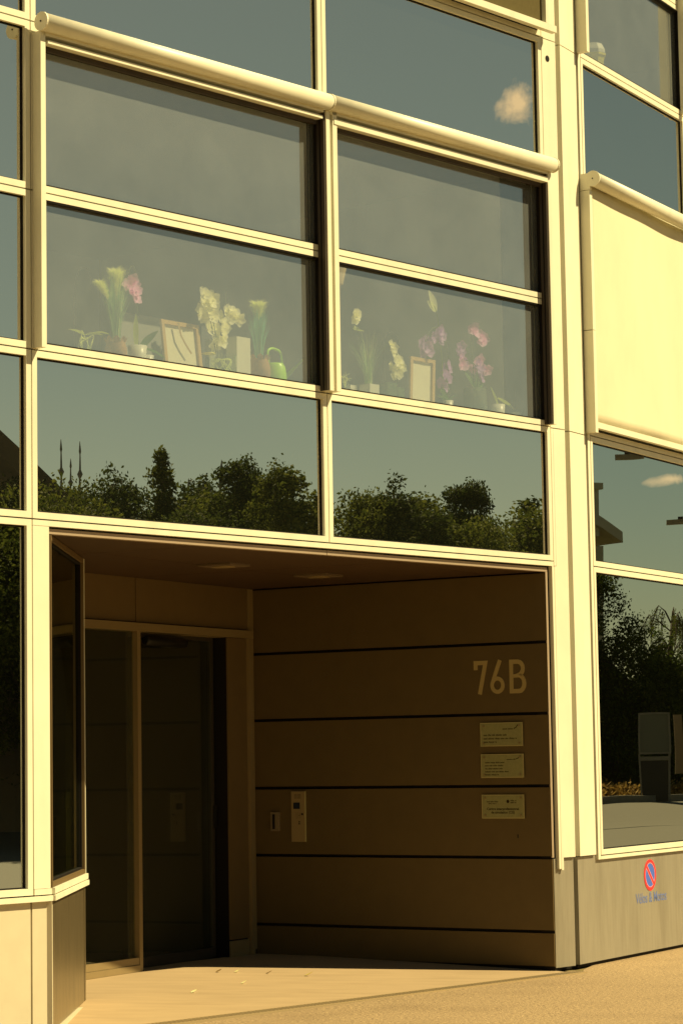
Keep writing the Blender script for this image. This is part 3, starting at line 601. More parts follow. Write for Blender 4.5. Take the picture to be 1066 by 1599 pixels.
pb = plaque(-0.597, -0.220, 1.656, 1.473, 'middle engraved plaque with five short lines of print at the left', [(0.038, 0.058 + .012 + i * 0.0235, l, 0.011) for i, l in enumerate((0.17, 0.16, 0.155, 0.205, 0.12))], [(0.23, 0.046, 0.08, 0.009)])
swm = stroke(NW, [(-0.597 + 0.31, 1.656 - 0.040), (-0.597 + 0.33, 1.656 - 0.034), (-0.597 + 0.35, 1.656 - 0.014)], 0.005, 0.0188, 0.0194); swm.build('print', INK, pb)
pc = plaque(-0.597, -0.223, 1.343, 1.160, 'lowest engraved plaque with two centred lines of print under two logos', [], [(0.045, 0.058, 0.10, 0.010), (0.06, 0.072, 0.07, 0.008), (0.255, 0.050, 0.05, 0.012), (0.255, 0.066, 0.05, 0.012)], text=[('Centre interprofessionnel', 0.187, 0.118, 0.027), ('de simulation (CIS)', 0.187, 0.145, 0.027)])
MB().tube([NW.w(-0.597 + 0.232, 0.0186, 1.343 - 0.052), NW.w(-0.597 + 0.232, 0.0192, 1.343 - 0.052)], 0.013, 16, smooth=False).build('print', INK, pc)
ic = MB().box(NW, -2.384, -2.252, 0.001, 0.014, 0.972, 1.380).build('intercom', INTERC, label='tall narrow metal intercom panel with a dark square camera window near the door', category='intercom')
MB().box(NW, -2.362, -2.300, 0.014, 0.0155, 1.238, 1.290).build('camera_window', mat('intercom_screen', (0.012, 0.016, 0.03), 0.15), ic)
g_ = MB()
for i in range(5):
    for j in range(5): g_.box(NW, -2.350 + i * .013, -2.343 + i * .013, 0.014, 0.0146, 1.322 + j * .008, 1.326 + j * .008)
g_.build('speaker_grille', INK, ic)
MB().tube([NW.w(-2.276, 0.014, 1.196), NW.w(-2.276, 0.020, 1.196)], 0.009, 14, smooth=False).build('button', BLACKP, ic)
for z in (1.118, 1.134): MB().tube([NW.w(-2.306, 0.014, z), NW.w(-2.306, 0.018, z)], 0.006, 12, smooth=False).build('button', BLACKP, ic)
g_ = MB()
for i in range(3): g_.box(NW, -2.335 + i * .018, -2.333 + i * .018, 0.014, 0.0144, 1.16, 1.21)
g_.box(NW, -2.318, -2.297, 0.014, 0.0144, 1.185, 1.187); g_.build('engraved_lines', INK, ic)
MB().box(NW, -2.252, -2.248, 0.001, 0.016, 0.972, 1.380).build('edge', PLATE_E, ic)
cr_ = MB().box(NW, -2.585, -2.505, 0.001, 0.022, 1.058, 1.212).build('card_reader', mat('reader_body', (0.20, 0.15, 0.09), 0.5), label='small upright dim card reader on the brown wall left of the intercom', category='card reader')
MB().box(NW, -2.566, -2.542, 0.022, 0.024, 1.075, 1.195).build('swipe_slot', BLACKP, cr_)
kh = MB().box(NW, -0.298, -0.289, 0.0, 0.002, 1.010, 1.038).build('key_slot', BLACKP, label='tiny dark upright slot in the brown panel under the lowest plaque', category='slot')
# no parking sign printed on the steel plinth
ps = thing('no_parking_sign', FB.w(1.45, 0, 0.42), 'round red and blue no parking sign with blue lettering printed on the steel base panel', 'sign')
def disc(u, z, ro, ri, n0, n1, seg=40):
    m_ = MB(); 
    for nn_ in (n0, n1):
        for r_ in (ro, ri): m_.v += [FB.w(u + r_ * math.cos(2 * math.pi * k / seg), nn_, z + r_ * math.sin(2 * math.pi * k / seg)) for k in range(seg)]
    for k in range(seg):
        j = (k + 1) % seg; m_.f += [[2 * seg + k, 2 * seg + j, 3 * seg + j, 3 * seg + k], [k, j, 2 * seg + j, 2 * seg + k], [seg + k, 3 * seg + k, 3 * seg + j, seg + j]]; m_.sm += [False] * 3
    return m_
su, sz_, sr_ = 1.452, 0.645, 0.128
disc(su, sz_, sr_ * 0.80, 0.001, -0.023, -0.0215).build('blue_disc', BLUE, ps)
disc(su, sz_, sr_, sr_ * 0.76, -0.023, -0.0205).build('red_ring', RED, ps)
bar_ = stroke(FB, [(su - 0.071, sz_ + 0.071), (su + 0.071, sz_ - 0.071)], 0.026, -0.0214, -0.0200); bar_.build('red_bar', RED, ps)
WOUT = mat('sign_pink_outline', (0.55, 0.30, 0.34), 0.6)
for q in (0.0163, -0.0163):
    a_ = 0.097 * math.cos(math.asin(q / 0.097)); d_ = Vector((0.7071, -0.7071)); n_ = Vector((0.7071, 0.7071)) * q
    p1 = Vector((su, sz_)) - d_ * a_ + n_; p2 = Vector((su, sz_)) + d_ * a_ + n_; stroke(FB, [(p1.x, p1.y), (p2.x, p2.y)], 0.006, -0.0214, -0.0203).build('outline', WOUT, ps)
disc(su, sz_, sr_ * 0.79, sr_ * 0.745, -0.021, -0.0202).build('outline', WOUT, ps)
text_mb('Vélos & Motos', 0.118, FB, 1.47, 0.425, -0.023, 0.001, 'CENTER', 0.93, 0.0006).build('lettering', BLUE_T, ps)

# ------------------------------------------------------------------ things standing inside the windows
ZS = 4.2245
def A(u, n, z=0.0): return FA.w(u, n, ZS + z)
RS = random.Random(11)
def flower(P, size, mt, parent, out_=None, n=5, name='flower'):
    size *= 1.08
    o_ = (out_ or (FA.n * 1.0 + FA.u * RS.uniform(-.6, .4) + Vector((0, 0, RS.uniform(-.3, .25))))).normalized()
    up = Vector((0, 0, 1)); sx_ = o_.cross(up).normalized(); sy_ = sx_.cross(o_).normalized(); m_ = MB(); r0 = RS.uniform(0, 1)
    for k in range(n):
        an = 2 * math.pi * (k + r0) / n; ax = sx_ * math.cos(an) + sy_ * math.sin(an) + o_ * 0.12
        m_.petal(Vector(P), ax, o_, size * RS.uniform(.85, 1.1) * 0.55, size * (0.62 if k % 2 else 0.5), cup=RS.uniform(-.1, .3), seg=4)
    m_.petal(Vector(P) + o_ * .002, o_ - up * 0.5, up, size * .22, size * .2, seg=3)
    return m_.build(name, mt, parent)
def stem(pts, r, parent, m_=None, name='stem'):
    # smooth through control points
    P = [Vector(p) for p in pts]; Q = []
    for i in range(len(P) - 1):
        p0 = P[max(i - 1, 0)]; p1 = P[i]; p2 = P[i + 1]; p3 = P[min(i + 2, len(P) - 1)]
        for k in range(6):
            t = k / 6; Q.append(0.5 * ((2 * p1) + (p2 - p0) * t + (2 * p0 - 5 * p1 + 4 * p2 - p3) * t * t + (3 * p1 - p0 - 3 * p2 + p3) * t ** 3))
    Q.append(P[-1]); MB().tube(Q, r, 6).build(name, m_ or STEMM, parent); return Q
def blades(parent, P, n, hgt, spread, wd, m_, name='blades', tipout=1.0):
    b_ = MB()
    for i in range(n):
        an = RS.uniform(0, 2 * math.pi); rr = RS.uniform(0.0, 0.03); lean = spread * RS.uniform(0.1, 1.0); hh_ = hgt * RS.uniform(0.6, 1.0)
        d_ = Vector((math.cos(an), math.sin(an), 0)); base = Vector(P) + d_ * rr; side = Vector((-d_.y, d_.x, 0)); k0 = len(b_.v)
        for k in range(6):
            t = k / 5; c_ = base + d_ * (lean * t ** 2 * tipout) + Vector((0, 0, hh_ * (t - 0.08 * t * t))); w_ = wd * (1 - t) ** 0.7 * 0.5 + 0.0003
            b_.v += [c_ - side * w_, c_ + side * w_]
        for k in range(5): b_.f.append([k0 + 2 * k, k0 + 2 * k + 1, k0 + 2 * k + 3, k0 + 2 * k + 2]); b_.sm.append(True)
    return b_.build(name, m_, parent, kind='stuff')
def plume(parent, P, hgt, rad, n, m_, lean=(0, 0)):
    b_ = MB()
    for i in range(n):
        t = RS.uniform(0, 1); an = RS.uniform(0, 2 * math.pi); d_ = Vector((math.cos(an), math.sin(an), 0)); r_ = rad * (0.35 + 0.65 * t)
        base = Vector(P) + Vector((lean[0] * t, lean[1] * t, hgt * 0.65 * t)); tip = base + d_ * r_ * RS.uniform(.3, 1) + Vector((lean[0] * .2, lean[1] * .2, hgt * RS.uniform(.15, .35))); sd_ = Vector((-d_.y, d_.x, 0)) * 0.0024; k0 = len(b_.v)
        mid = base.lerp(tip, .55) + Vector((0, 0, 0.01)); b_.v += [base - sd_, base + sd_, mid - sd_, mid + sd_, tip]; b_.f += [[k0, k0 + 1, k0 + 3, k0 + 2], [k0 + 2, k0 + 3, k0 + 4]]; b_.sm += [True, True]
    return b_.build('plume', m_, parent, kind='stuff')
def ropepot(u, n, r, h_, label, group='rope pots with tall grass'):
    t_ = thing('rope_pot_grass', A(u, n), label, 'potted grass', group); prof = [(r * .75, 0)]; k = 12
    for i in range(k): z = h_ * i / k; prof += [(r * (0.78 + .22 * math.sin(math.pi * (i + .3) / k)), z + .001), (r * (0.84 + .22 * math.sin(math.pi * (i + .5) / k)), z + h_ / k * .5)]
    prof += [(r * .80, h_), (r * .7, h_), (r * .7, h_ * .8), (0.001, h_ * .8)]
    MB().lathe(A(u, n), prof, 22, capb=False).build('pot', ROPE, t_)
    tk = MB()
    for i in range(9):
        an = 2 * math.pi * i / 9; d_ = Vector((math.cos(an), math.sin(an), 0)); tk.petal(A(u, n, h_ * .93) + d_ * r * .8, Vector((0, 0, 1)) + d_ * .35, d_, 0.045, 0.045, .1, 4)
    tk.build('rim', ROPE, t_); return t_
# 1 orchid in a glass jar, far left
t = thing('orchid_in_glass', A(-4.68, -.2), 'small bare orchid with pale roots in a clear glass jar, leftmost on the window board', 'potted orchid')
MB().lathe(A(-4.66, -.2), [(0.035, 0), (0.038, .02), (0.038, .13), (0.036, .13)], 16, capb=False).build('jar', CLEARG, t)
for i in range(9):
    an = RS.uniform(0, 6.3); r_ = RS.uniform(.01, .05); stem([A(-4.66, -.2, .12), A(-4.66 + r_ * math.cos(an) * 1.4, -.2 + r_ * math.sin(an), RS.uniform(.07, .18)), A(-4.66 + .03 * math.cos(an), -.2, RS.uniform(.02, .08))], 0.0022, t, STRAW, 'root')
MB().petal(A(-4.66, -.2, .15), FA.u * 1 + Vector((0, 0, .45)), Vector((0, 0, 1)), .20, .06, -.3).petal(A(-4.65, -.2, .15), FA.u * 1 + Vector((0, 0, .3)), Vector((0, 0, 1)), .14, .05, -.2).build('leaf', LEAF_L, t)
MB().petal(A(-4.68, -.2, .15), -FA.u * 1 + Vector((0, 0, .35)), Vector((0, 0, 1)), .13, .05, -.2).build('leaf', LEAF_L, t)
stem([A(-4.75, -.2, .03), A(-4.755, -.2, .40), A(-4.715, -.2, .56), A(-4.64, -.2, .58), A(-4.60, -.2, .50)], 0.0022, t, WIRE, 'support_wire')
# 2 rope pot with plumes
t = ropepot(-4.395, -.2, .072, .135, 'rope pot of tall green grass with feathery white plumes, left one of the two rope pots')
blades(t, A(-4.395, -.2, .11), 150, .52, .11, .010, BLADE); 
plume(t, A(-4.385, -.2, .43), .21, .10, 1700, STRAW, (0.0, 0.0)); plume(t, A(-4.46, -.2, .40), .14, .075, 800, STRAW, (-.05, -.03))
blades(t, A(-4.39, -.2, .12), 90, .50, .07, .006, STRAW, 'pale_blades')
# 3 white pot with pink orchid
t = thing('pink_orchid', A(-4.19, -.2), 'pink orchid spray arching above a white pot, left of the blank canvas back', 'potted orchid', 'orchids on the window boards')
MB().lathe(A(-4.20, -.2), [(.045, 0), (.050, .01), (.064, .13), (.060, .13), (.056, .11), (.001, .11)], 20, capb=False).build('pot', WHITE, t)
MB().lathe(A(-4.115, -.19), [(.028, 0), (.040, .075), (.036, .075), (.001, .06)], 16, capb=False).build('saucer_cup', WHITE, t)
stem([A(-4.19, -.2, .12), A(-4.20, -.2, .42), A(-4.205, -.2, .60), A(-4.24, -.2, .66), A(-4.28, -.2, .60), A(-4.285, -.2, .5)], .003, t)
for (du, dz) in ((-.30, .52), (-.265, .55), (-.235, .565), (-.255, .50), (-.225, .49), (-.215, .53), (-.245, .455), (-.275, .48), (-.22, .44)): flower(A(-4.0 + du, -.19 + RS.uniform(-.02, .02), dz), .075, PET_P, t)
MB().petal(A(-4.18, -.2, .12), FA.u * .9 + Vector((0, 0, .9)), FA.n, .17, .05, .3).petal(A(-4.17, -.2, .12), FA.u * 1.0 + Vector((0, 0, .05)), Vector((0, 0, 1)), .22, .045, -.25).build('leaf', LEAF, t)
MB().petal(A(-4.21, -.2, .12), -FA.u * .1 + Vector((0, 0, 1)), FA.n, .22, .05, .1).build('leaf', LEAF_L, t)
# 4 grey storage box behind
MB().box(FA, -4.12, -3.62, -.52, -.44, ZS, ZS + .40).build('storage_box', mat('grey_board', (0.34, 0.34, 0.32), .8), label='plain grey board box standing behind the left canvas', category='box')
# 5 canvas backs
def canvas(u0, u1, h_, n, lean, label, strap=True, tilt=0.0):
    t_ = thing('canvas', A((u0 + u1) / 2, n), label, 'canvas', 'canvases turned to the glass'); f = FA
    def leanv(m_):
        for v in m_.v:
            dz = v.z - ZS; uu, nn = f.loc(v); nn -= dz * lean; uu += dz * tilt; q = f.w(uu, nn, v.z); v.x, v.y = q.x, q.y
        return m_
    zb = ZS + .001
    for (a, b, c_, d_) in ((u0, u0 + .028, zb, zb + h_), (u1 - .028, u1, zb, zb + h_), (u0 + .028, u1 - .028, zb, zb + .028), (u0 + .028, u1 - .028, zb + h_ - .028, zb + h_)): leanv(MB().box(f, a, b, n - .009, n + .009, c_, d_)).build('stretcher_bar', WOOD, t_)
    leanv(MB().box(f, u0 + .004, u1 - .004, n - .013, n - .010, zb + .003, zb + h_ - .003)).build('canvas_sheet', CANVAS, t_)
    if strap:
        m_ = MB(); pts = [(u0 + (u1 - u0) * .38, h_ - .01), (u0 + (u1 - u0) * .42, h_ * .72), (u0 + (u1 - u0) * .52, h_ * .55), (u0 + (u1 - u0) * .66, h_ * .38)]
        s_ = stroke(f, [(a, zb + b) for a, b in pts], .015, n + .030, n + .032); leanv(s_).build('strap', TWINE, t_)
    return t_
canvas(-3.945, -3.590, .345, -.20, .12, 'bare canvas back in a pale wooden stretcher with a dangling strap, beside the white orchids')
# 6 white orchids in glass
t = thing('white_orchid', A(-3.41, -.2), 'large cluster of white orchid blooms above a clear glass vase', 'potted orchid', 'orchids on the window boards')
MB().lathe(A(-3.41, -.2), [(.10, 0), (.105, .01), (.105, .15), (.10, .15)], 22, capb=False).build('vase', CLEARG, t)
MB().lathe(A(-3.53, -.2), [(.001, .145), (.045, .15), (.045, .158), (.001, .165)], 14, capb=False).build('dish', YELLOW, t)
for i in range(14):
    an = RS.uniform(0, 6.3); stem([A(-3.41, -.2, .13), A(-3.41 + .08 * math.cos(an), -.2 + .06 * math.sin(an), RS.uniform(.05, .14)), A(-3.41 + .07 * math.cos(an + 1), -.2 + .05 * math.sin(an + 1), .02)], .0025, t, STRAW, 'root')
for (pts) in ([(-3.45, .12), (-3.50, .35), (-3.55, .52), (-3.60, .50)], [(-3.44, .12), (-3.46, .3), (-3.50, .42)], [(-3.36, .12), (-3.36, .40), (-3.355, .60)], [(-3.40, .12), (-3.38, .32), (-3.30, .40)]): stem([A(a, -.2, b) for a, b in pts], .003, t)
for (u, z) in ((-3.60, .55), (-3.55, .58), (-3.52, .55), (-3.58, .50), (-3.53, .50), (-3.50, .53), (-3.60, .45), (-3.55, .45), (-3.50, .46), (-3.63, .42), (-3.57, .40), (-3.52, .40), (-3.48, .36), (-3.45, .33), (-3.52, .33), (-3.42, .29), (-3.46, .27), (-3.43, .24), (-3.47, .22), (-3.40, .42), (-3.36, .47), (-3.33, .42), (-3.29, .45), (-3.27, .41), (-3.38, .38), (-3.35, .36), (-3.31, .47), (-3.40, .34)):
    flower(A(u, -.2 + RS.uniform(-.04, .04), z), .085, PET_W, t)
# 7 white box
t = MB().box(FA, -3.285, -3.150, -.27, -.17, ZS, ZS + .30).build('white_box', WHITE, label='upright white box between the white orchids and the right rope pot', category='box')
MB().box(FA, -3.42, -3.290, -.34, -.30, ZS, ZS + .28).build('grey_box', mat('grey_board_2', (0.42, 0.42, 0.38), .8), label='grey board leaning behind the glass vase of white orchids', category='box')
# 8 rope pot with blue-green grass
t = ropepot(-3.035, -.2, .078, .17, 'rope pot of blue-green grass with a rounded pale tuft, beside the lime watering can')
blades(t, A(-3.035, -.2, .14), 190, .42, .085, .009, BLADE_B, tipout=0.9)
plume(t, A(-3.035, -.2, .44), .15, .105, 1100, STRAW)
b_ = blades(t, A(-3.035, -.2, .14), 40, .46, .09, .004, BLADE, 'green_blades')
# 9 watering can
t = thing('watering_can', A(-2.84, -.2), 'lime green plastic watering can with a long spout', 'watering can')
can = MB(); can.lathe(A(-2.87, -.2), [(.074, 0), (.078, .01), (.080, .06), (.072, .13), (.058, .155), (.054, .16), (.050, .157), (.001, .15)], 26, sx=1.0, sy=.85, capb=True); can.build('body', GREENCAN, t)
stem([A(-2.83, -.2, .05), A(-2.76, -.2, .085), A(-2.70, -.2, .125), A(-2.585, -.2, .215)], [.026, .0255, .025, .024, .023, .022, .021, .020, .019, .018, .016, .015, .014, .013, .012, .011, .010, .0095, .009], t, GREENCAN, 'spout')
stem([A(-2.935, -.2, .16), A(-2.945, -.2, .235), A(-2.89, -.2, .262), A(-2.81, -.2, .235), A(-2.795, -.2, .12)], .010, t, GREENCAN, 'handle')
# dim speaker boxes further back
MB().box(FA, -2.93, -2.80, -1.0, -.85, ZS - .2, ZS + .50).build('loudspeaker', mat('dim_grey', (0.10, 0.10, 0.10), .7), label='dim grey upright cabinet in the room behind the watering can', category='cabinet')
# bay 2
t = thing('glass_with_sprig', A(-2.15, -.17), 'small clear glass holding a sprig, leftmost behind the right-hand window', 'glass')
MB().lathe(A(-2.165, -.17), [(.026, 0), (.028, .09), (.026, .09)], 16, capb=False).build('jar', CLEARG, t)
for i in range(10): stem([A(-2.165, -.17, .06), A(-2.165 + RS.uniform(-.03, .03), -.17, .12), A(-2.165 + RS.uniform(-.07, .07), -.17 + RS.uniform(-.03, .03), RS.uniform(.11, .17))], .0013, t, STRAW, 'twig')
t = thing('reflection_shape', FA.w(-2.09, -.30, 5.09), 'cream tapered shape added for a reflection, cut off by the middle mullion', 'reflection_prop')  # lamp-like shape added where only a reflection shows in the pane
MB().lathe(FA.w(-2.09, -.30, 5.06), [(.045, 0), (.080, .15), (.078, .15), (.043, 0)], 22, capb=False).build('refl_body', REFL_CREAM, t); MB().tube([FA.w(-2.09, -.30, 5.21), FA.w(-2.09, -.30, 6.22)], .004, 6).build('added_cord', WIRE, t)
t = thing('white_cube_pot', A(-1.86, -.2), 'white cube pot with airy grass and a tall pale rose beside it', 'potted plant')
MB().box(FA, -1.905, -1.80, -.26, -.16, ZS, ZS + .115).build('pot', WHITE, t); MB().box(FA, -1.99, -1.915, -.33, -.27, ZS, ZS + .11).build('second_pot', WHITE, t)
blades(t, A(-1.86, -.21, .11), 90, .40, .20, .0022, BLADE); blades(t, A(-1.86, -.21, .11), 40, .46, .16, .0018, STRAW, 'pale_blades')
stem([A(-1.86, -.21, .1), A(-1.88, -.21, .35), A(-1.96, -.21, .48), A(-2.0, -.21, .56)], .0025, t)
for q in ((-2.0, .60), (-1.99, .62), (-2.01, .58)): flower(A(q[0], -.2, q[1]), .085, PET_W, t, n=7)
flower(A(-1.99, -.2, .50), .09, LEAF_L, t, out_=Vector((0, 0, 1)) + FA.n * .6, n=3, name='leaf')
t = thing('orchid_in_green_glass', A(-1.60, -.2), 'white orchid bowed on a wire hoop over two green glass vases', 'potted orchid', 'orchids on the window boards')
for (a, b, h_) in ((-1.69, -1.585, .15), (-1.575, -1.50, .125)): MB().box(FA, a, b, -.25, -.17, ZS, ZS + h_).build('vase', GREENG, t)
stem([A(-1.69, -.2, .10), A(-1.70, -.2, .40), A(-1.66, -.2, .50), A(-1.60, -.2, .53), A(-1.54, -.2, .50), A(-1.52, -.2, .42), A(-1.53, -.2, .12)], .0022, t, WIRE, 'support_wire')
stem([A(-1.55, -.2, .12), A(-1.54, -.2, .3), A(-1.56, -.2, .44), A(-1.60, -.2, .46)], .003, t)
for q in ((-1.62, .44), (-1.59, .42), (-1.60, .38), (-1.56, .36), (-1.54, .33), (-1.57, .31), (-1.52, .30), (-1.59, .28), (-1.56, .26), (-1.54, .22), (-1.57, .21), (-1.51, .27)): flower(A(q[0], -.2 + RS.uniform(-.03, .03), q[1]), .072, PET_W, t)
canvas(-1.415, -1.125, .385, -.20, .10, 'narrower canvas back in an orange-toned wooden stretcher, left of the pink orchids', strap=False, tilt=0.18)
t = thing('lilac_orchid', A(-.95, -.2), 'lilac orchid leaning left over the narrow canvas from a small white pot', 'potted orchid', 'orchids on the window boards')
MB().lathe(A(-.955, -.2), [(.03, 0), (.042, .085), (.038, .085), (.001, .07)], 18, capb=False).build('pot', WHITE, t)
stem([A(-.955, -.2, .07), A(-.94, -.2, .4), A(-1.0, -.2, .60), A(-1.12, -.2, .62), A(-1.22, -.2, .50)], .003, t)
for q in ((-1.00, .60), (-1.04, .63), (-1.08, .61), (-1.06, .58), (-1.12, .57), (-1.16, .54), (-1.13, .51), (-1.18, .49), (-1.21, .52), (-1.20, .45), (-1.15, .46), (-1.01, .57)): flower(A(q[0], -.22 + RS.uniform(-.03, .03), q[1] - .02), .085, PET_L, t)
for q in ((-.95, .36), (-.98, .33), (-.94, .30), (-1.0, .28), (-.96, .25), (-1.0, .22), (-.92, .33), (-.97, .19)): flower(A(q[0], -.21 + RS.uniform(-.03, .03), q[1]), .075, PET_L, t)
for k in range(4): MB().petal(A(-.955, -.2, .08), FA.u * (-1, 1, .6, -.6)[k] + Vector((0, 0, .5 + .3 * (k % 2))), Vector((0, 0, 1)), .13, .04, -.2).build('leaf', LEAF, t)
t = thing('pink_orchid', A(-.62, -.2), 'pink orchid in a wide frosted glass cylinder, right of the lilac orchid', 'potted orchid', 'orchids on the window boards')
MB().lathe(A(-.62, -.2), [(.085, 0), (.09, .01), (.09, .21), (.086, .21)], 26, capb=False).build('vase', glass('frosted_vase', (.6, .66, .55), (.8, .9, .8), .04, .4, (.30, .34, .26), wave=0), t)
stem([A(-.62, -.2, .1), A(-.64, -.2, .4), A(-.66, -.2, .60), A(-.62, -.2, .68), A(-.54, -.2, .63)], .003, t); stem([A(-.60, -.2, .1), A(-.58, -.2, .3), A(-.62, -.2, .40), A(-.72, -.2, .42)], .003, t)
for q in ((-.66, .66), (-.63, .68), (-.62, .64), (-.54, .63), (-.51, .61), (-.53, .58)): flower(A(q[0], -.19, q[1]), .085, PET_P, t)
for q in ((-.78, .52), (-.76, .48), (-.75, .43), (-.73, .40), (-.77, .38), (-.70, .39), (-.60, .41), (-.57, .44), (-.53, .42), (-.49, .40), (-.55, .38), (-.51, .35), (-.60, .37), (-.52, .31), (-.47, .37)): flower(A(q[0], -.21 + RS.uniform(-.03, .03), q[1]), .085, PET_P if RS.random() < .5 else PET_L, t)
for k in range(3): MB().petal(A(-.60, -.2, .20), FA.u * (-.6, .9, .2)[k] + Vector((0, 0, .8)), FA.n, .18, .05, -.2).build('leaf', LEAF, t)
t = thing('white_pot', A(-.35, -.2), 'white cup-shaped pot with long drooping green leaf, second from the right window jamb', 'potted plant')
MB().lathe(A(-.34, -.2), [(.045, 0), (.05, .01), (.056, .115), (.052, .115), (.001, .10)], 20, capb=False).build('pot', WHITE, t)
MB().petal(A(-.33, -.2, .10), -FA.u * .5 + Vector((0, 0, 1)), FA.n, .17, .03, -.1).petal(A(-.34, -.2, .17), FA.u * 1 - Vector((0, 0, .25)), Vector((0, 0, 1)), .22, .045, -.1).build('leaf', LEAF_L, t)
t = thing('small_pot', A(-.10, -.2), 'smallest pot with a bare twig, nearest the right window jamb', 'potted plant')
MB().lathe(A(-.105, -.2), [(.03, 0), (.038, .075), (.034, .075), (.001, .06)], 16, capb=False).build('pot', WHITE, t)
stem([A(-.105, -.2, .06), A(-.10, -.2, .15), A(-.115, -.2, .26)], .0022, t, WIRE, 'twig'); stem([A(-.105, -.2, .06), A(-.09, -.2, .14), A(-.085, -.2, .20)], .0018, t, WIRE, 'twig')
t = thing('pampas_stem', A(-.93, -.3), 'single tall feathered stem leaning above the lilac orchid', 'dried flower')
MB().lathe(A(-.885, -.3), [(.02, 0), (.03, .08), (.018, .18), (.022, .19)], 14, capb=False).build('bottle', GREENG, t)
stem([A(-.885, -.3, .02), A(-.89, -.3, .4), A(-.93, -.3, .72), A(-.97, -.3, .82)], .003, t, LEAF_L)
MB().petal(A(-.955, -.3, .78), -FA.u * .35 + Vector((0, 0, 1)), FA.n, .17, .075, -.12).petal(A(-.955, -.3, .78), -FA.u * .9 + Vector((0, 0, .8)), FA.n, .11, .06, -.1).build('spathe', STRAW, t)
# sharps bin, second floor right
t = thing('sharps_bin', FB.w(1.0, -.17, 7.33), 'yellow medical waste bin with a white lid on the upper right window board', 'bin')
zb = 7.33; m_ = MB(); m_.lathe(FB.w(1.10, -.18, zb), [(.075, 0), (.098, .15), (.11, .155), (.11, .17), (.10, .175)], 8, ang=.3, smooth=False); m_.build('tub', YELLOW, t)
MB().lathe(FB.w(1.10, -.18, zb + .176), [(.105, 0), (.105, .03), (.075, .085), (.04, .095)], 8, ang=.3, smooth=False).build('lid', WHITE, t)
# street lights hung over the road, mirrored in the right panes
LAMPM = mat('lamp_housing', (0.16, 0.15, 0.11), .6)
for (P_, lab) in (((18.0, 32.86, 6.42), 'flat grey street light hung over the road, nearer the corner pier'), ((18.33, 34.15, 5.42), 'flat grey street light hung over the road, lower and farther right')):
    t = thing('hanging_street_light', P_, lab, 'street light', 'street lights hung over the road'); f = Fr(P_, 142)
    MB().box(f, -.24, .24, -.08, .08, P_[2], P_[2] + .075).build('housing', LAMPM, t)
    MB().box(f, -.05, .05, -.05, .05, P_[2] + .076, P_[2] + .12).build('mount', BLACKP, t)
# fallen leaves on the porch floor
for i, (x, y, c_) in enumerate(((-0.86, 19.02, STRAW), (-0.62, 18.92, LF_D), (-0.33, 18.75, YELLOW), (-0.78, 18.2, STRAW), (-1.0, 19.0, LF_D), (-1.1, 17.6, STRAW))):
    z = floorz((x, y)); m_ = MB().petal((x, y, z + .004), (1, .3 * (i - 2), .25), (0, 0, 1), .07 if i == 2 else .05, .035, .2, 4)
    m_.build('fallen_leaf', c_, label=['pale curled leaf on the sunlit porch floor near the shadow edge', 'thin brown leaf scrap on the porch floor by the shadow edge', 'brightest yellow fallen leaf on the porch floor', 'pale leaf scrap nearest the street on the porch floor', 'dark leaf fleck on the porch floor, nearest the doors', 'lone pale leaf speck on the left of the porch floor'][i], category='leaf', group='fallen leaves on the porch floor')

# ------------------------------------------------------------------ across the street (seen mirrored in the panes)
def leaves(name, centers, n, size, m_, parent, kind=None, droop=0.0, flat=1.0):
    """centers: list of (x,y,z,rx,rz). Leaf-sized quads scattered mostly near the surface of each clump."""
    cs = np.array(centers); wts = cs[:, 3] ** 2; wts /= wts.sum(); idx = rng.choice(len(cs), n, p=wts)
    d_ = rng.normal(size=(n, 3)); d_ /= np.linalg.norm(d_, axis=1)[:, None]; rr = rng.uniform(0.35, 1.0, n) ** 0.5 * (1 + 0.18 * rng.normal(size=n))
    P = cs[idx, :3] + d_ * rr[:, None] * np.stack([cs[idx, 3], cs[idx, 3], cs[idx, 4]], 1)
    a = rng.normal(size=(n, 3)); a /= np.linalg.norm(a, axis=1)[:, None]; a[:, 2] -= droop; b = np.cross(a, rng.normal(size=(n, 3))); b /= np.linalg.norm(b, axis=1)[:, None]
    sz = size * rng.uniform(0.6, 1.3, n)[:, None]; V = np.stack([P - a * sz * .5, P + b * sz * .28, P + a * sz * .5, P - b * sz * .28], 1).reshape(-1, 3)
    base = wloc(parent) if parent else Vector(V.mean(0)); V = V - np.array(base); me = bpy.data.meshes.new(name)
    me.vertices.add(4 * n); me.vertices.foreach_set('co', V.ravel()); me.loops.add(4 * n); me.loops.foreach_set('vertex_index', np.arange(4 * n)); me.polygons.add(n); me.polygons.foreach_set('loop_start', np.arange(n) * 4); me.update(calc_edges=True)
    me.materials.append(m_); o = bpy.data.objects.new(name, me); col.objects.link(o)
    if parent: o.parent = parent
    else: o.location = base
    if kind: o['kind'] = kind
    return o
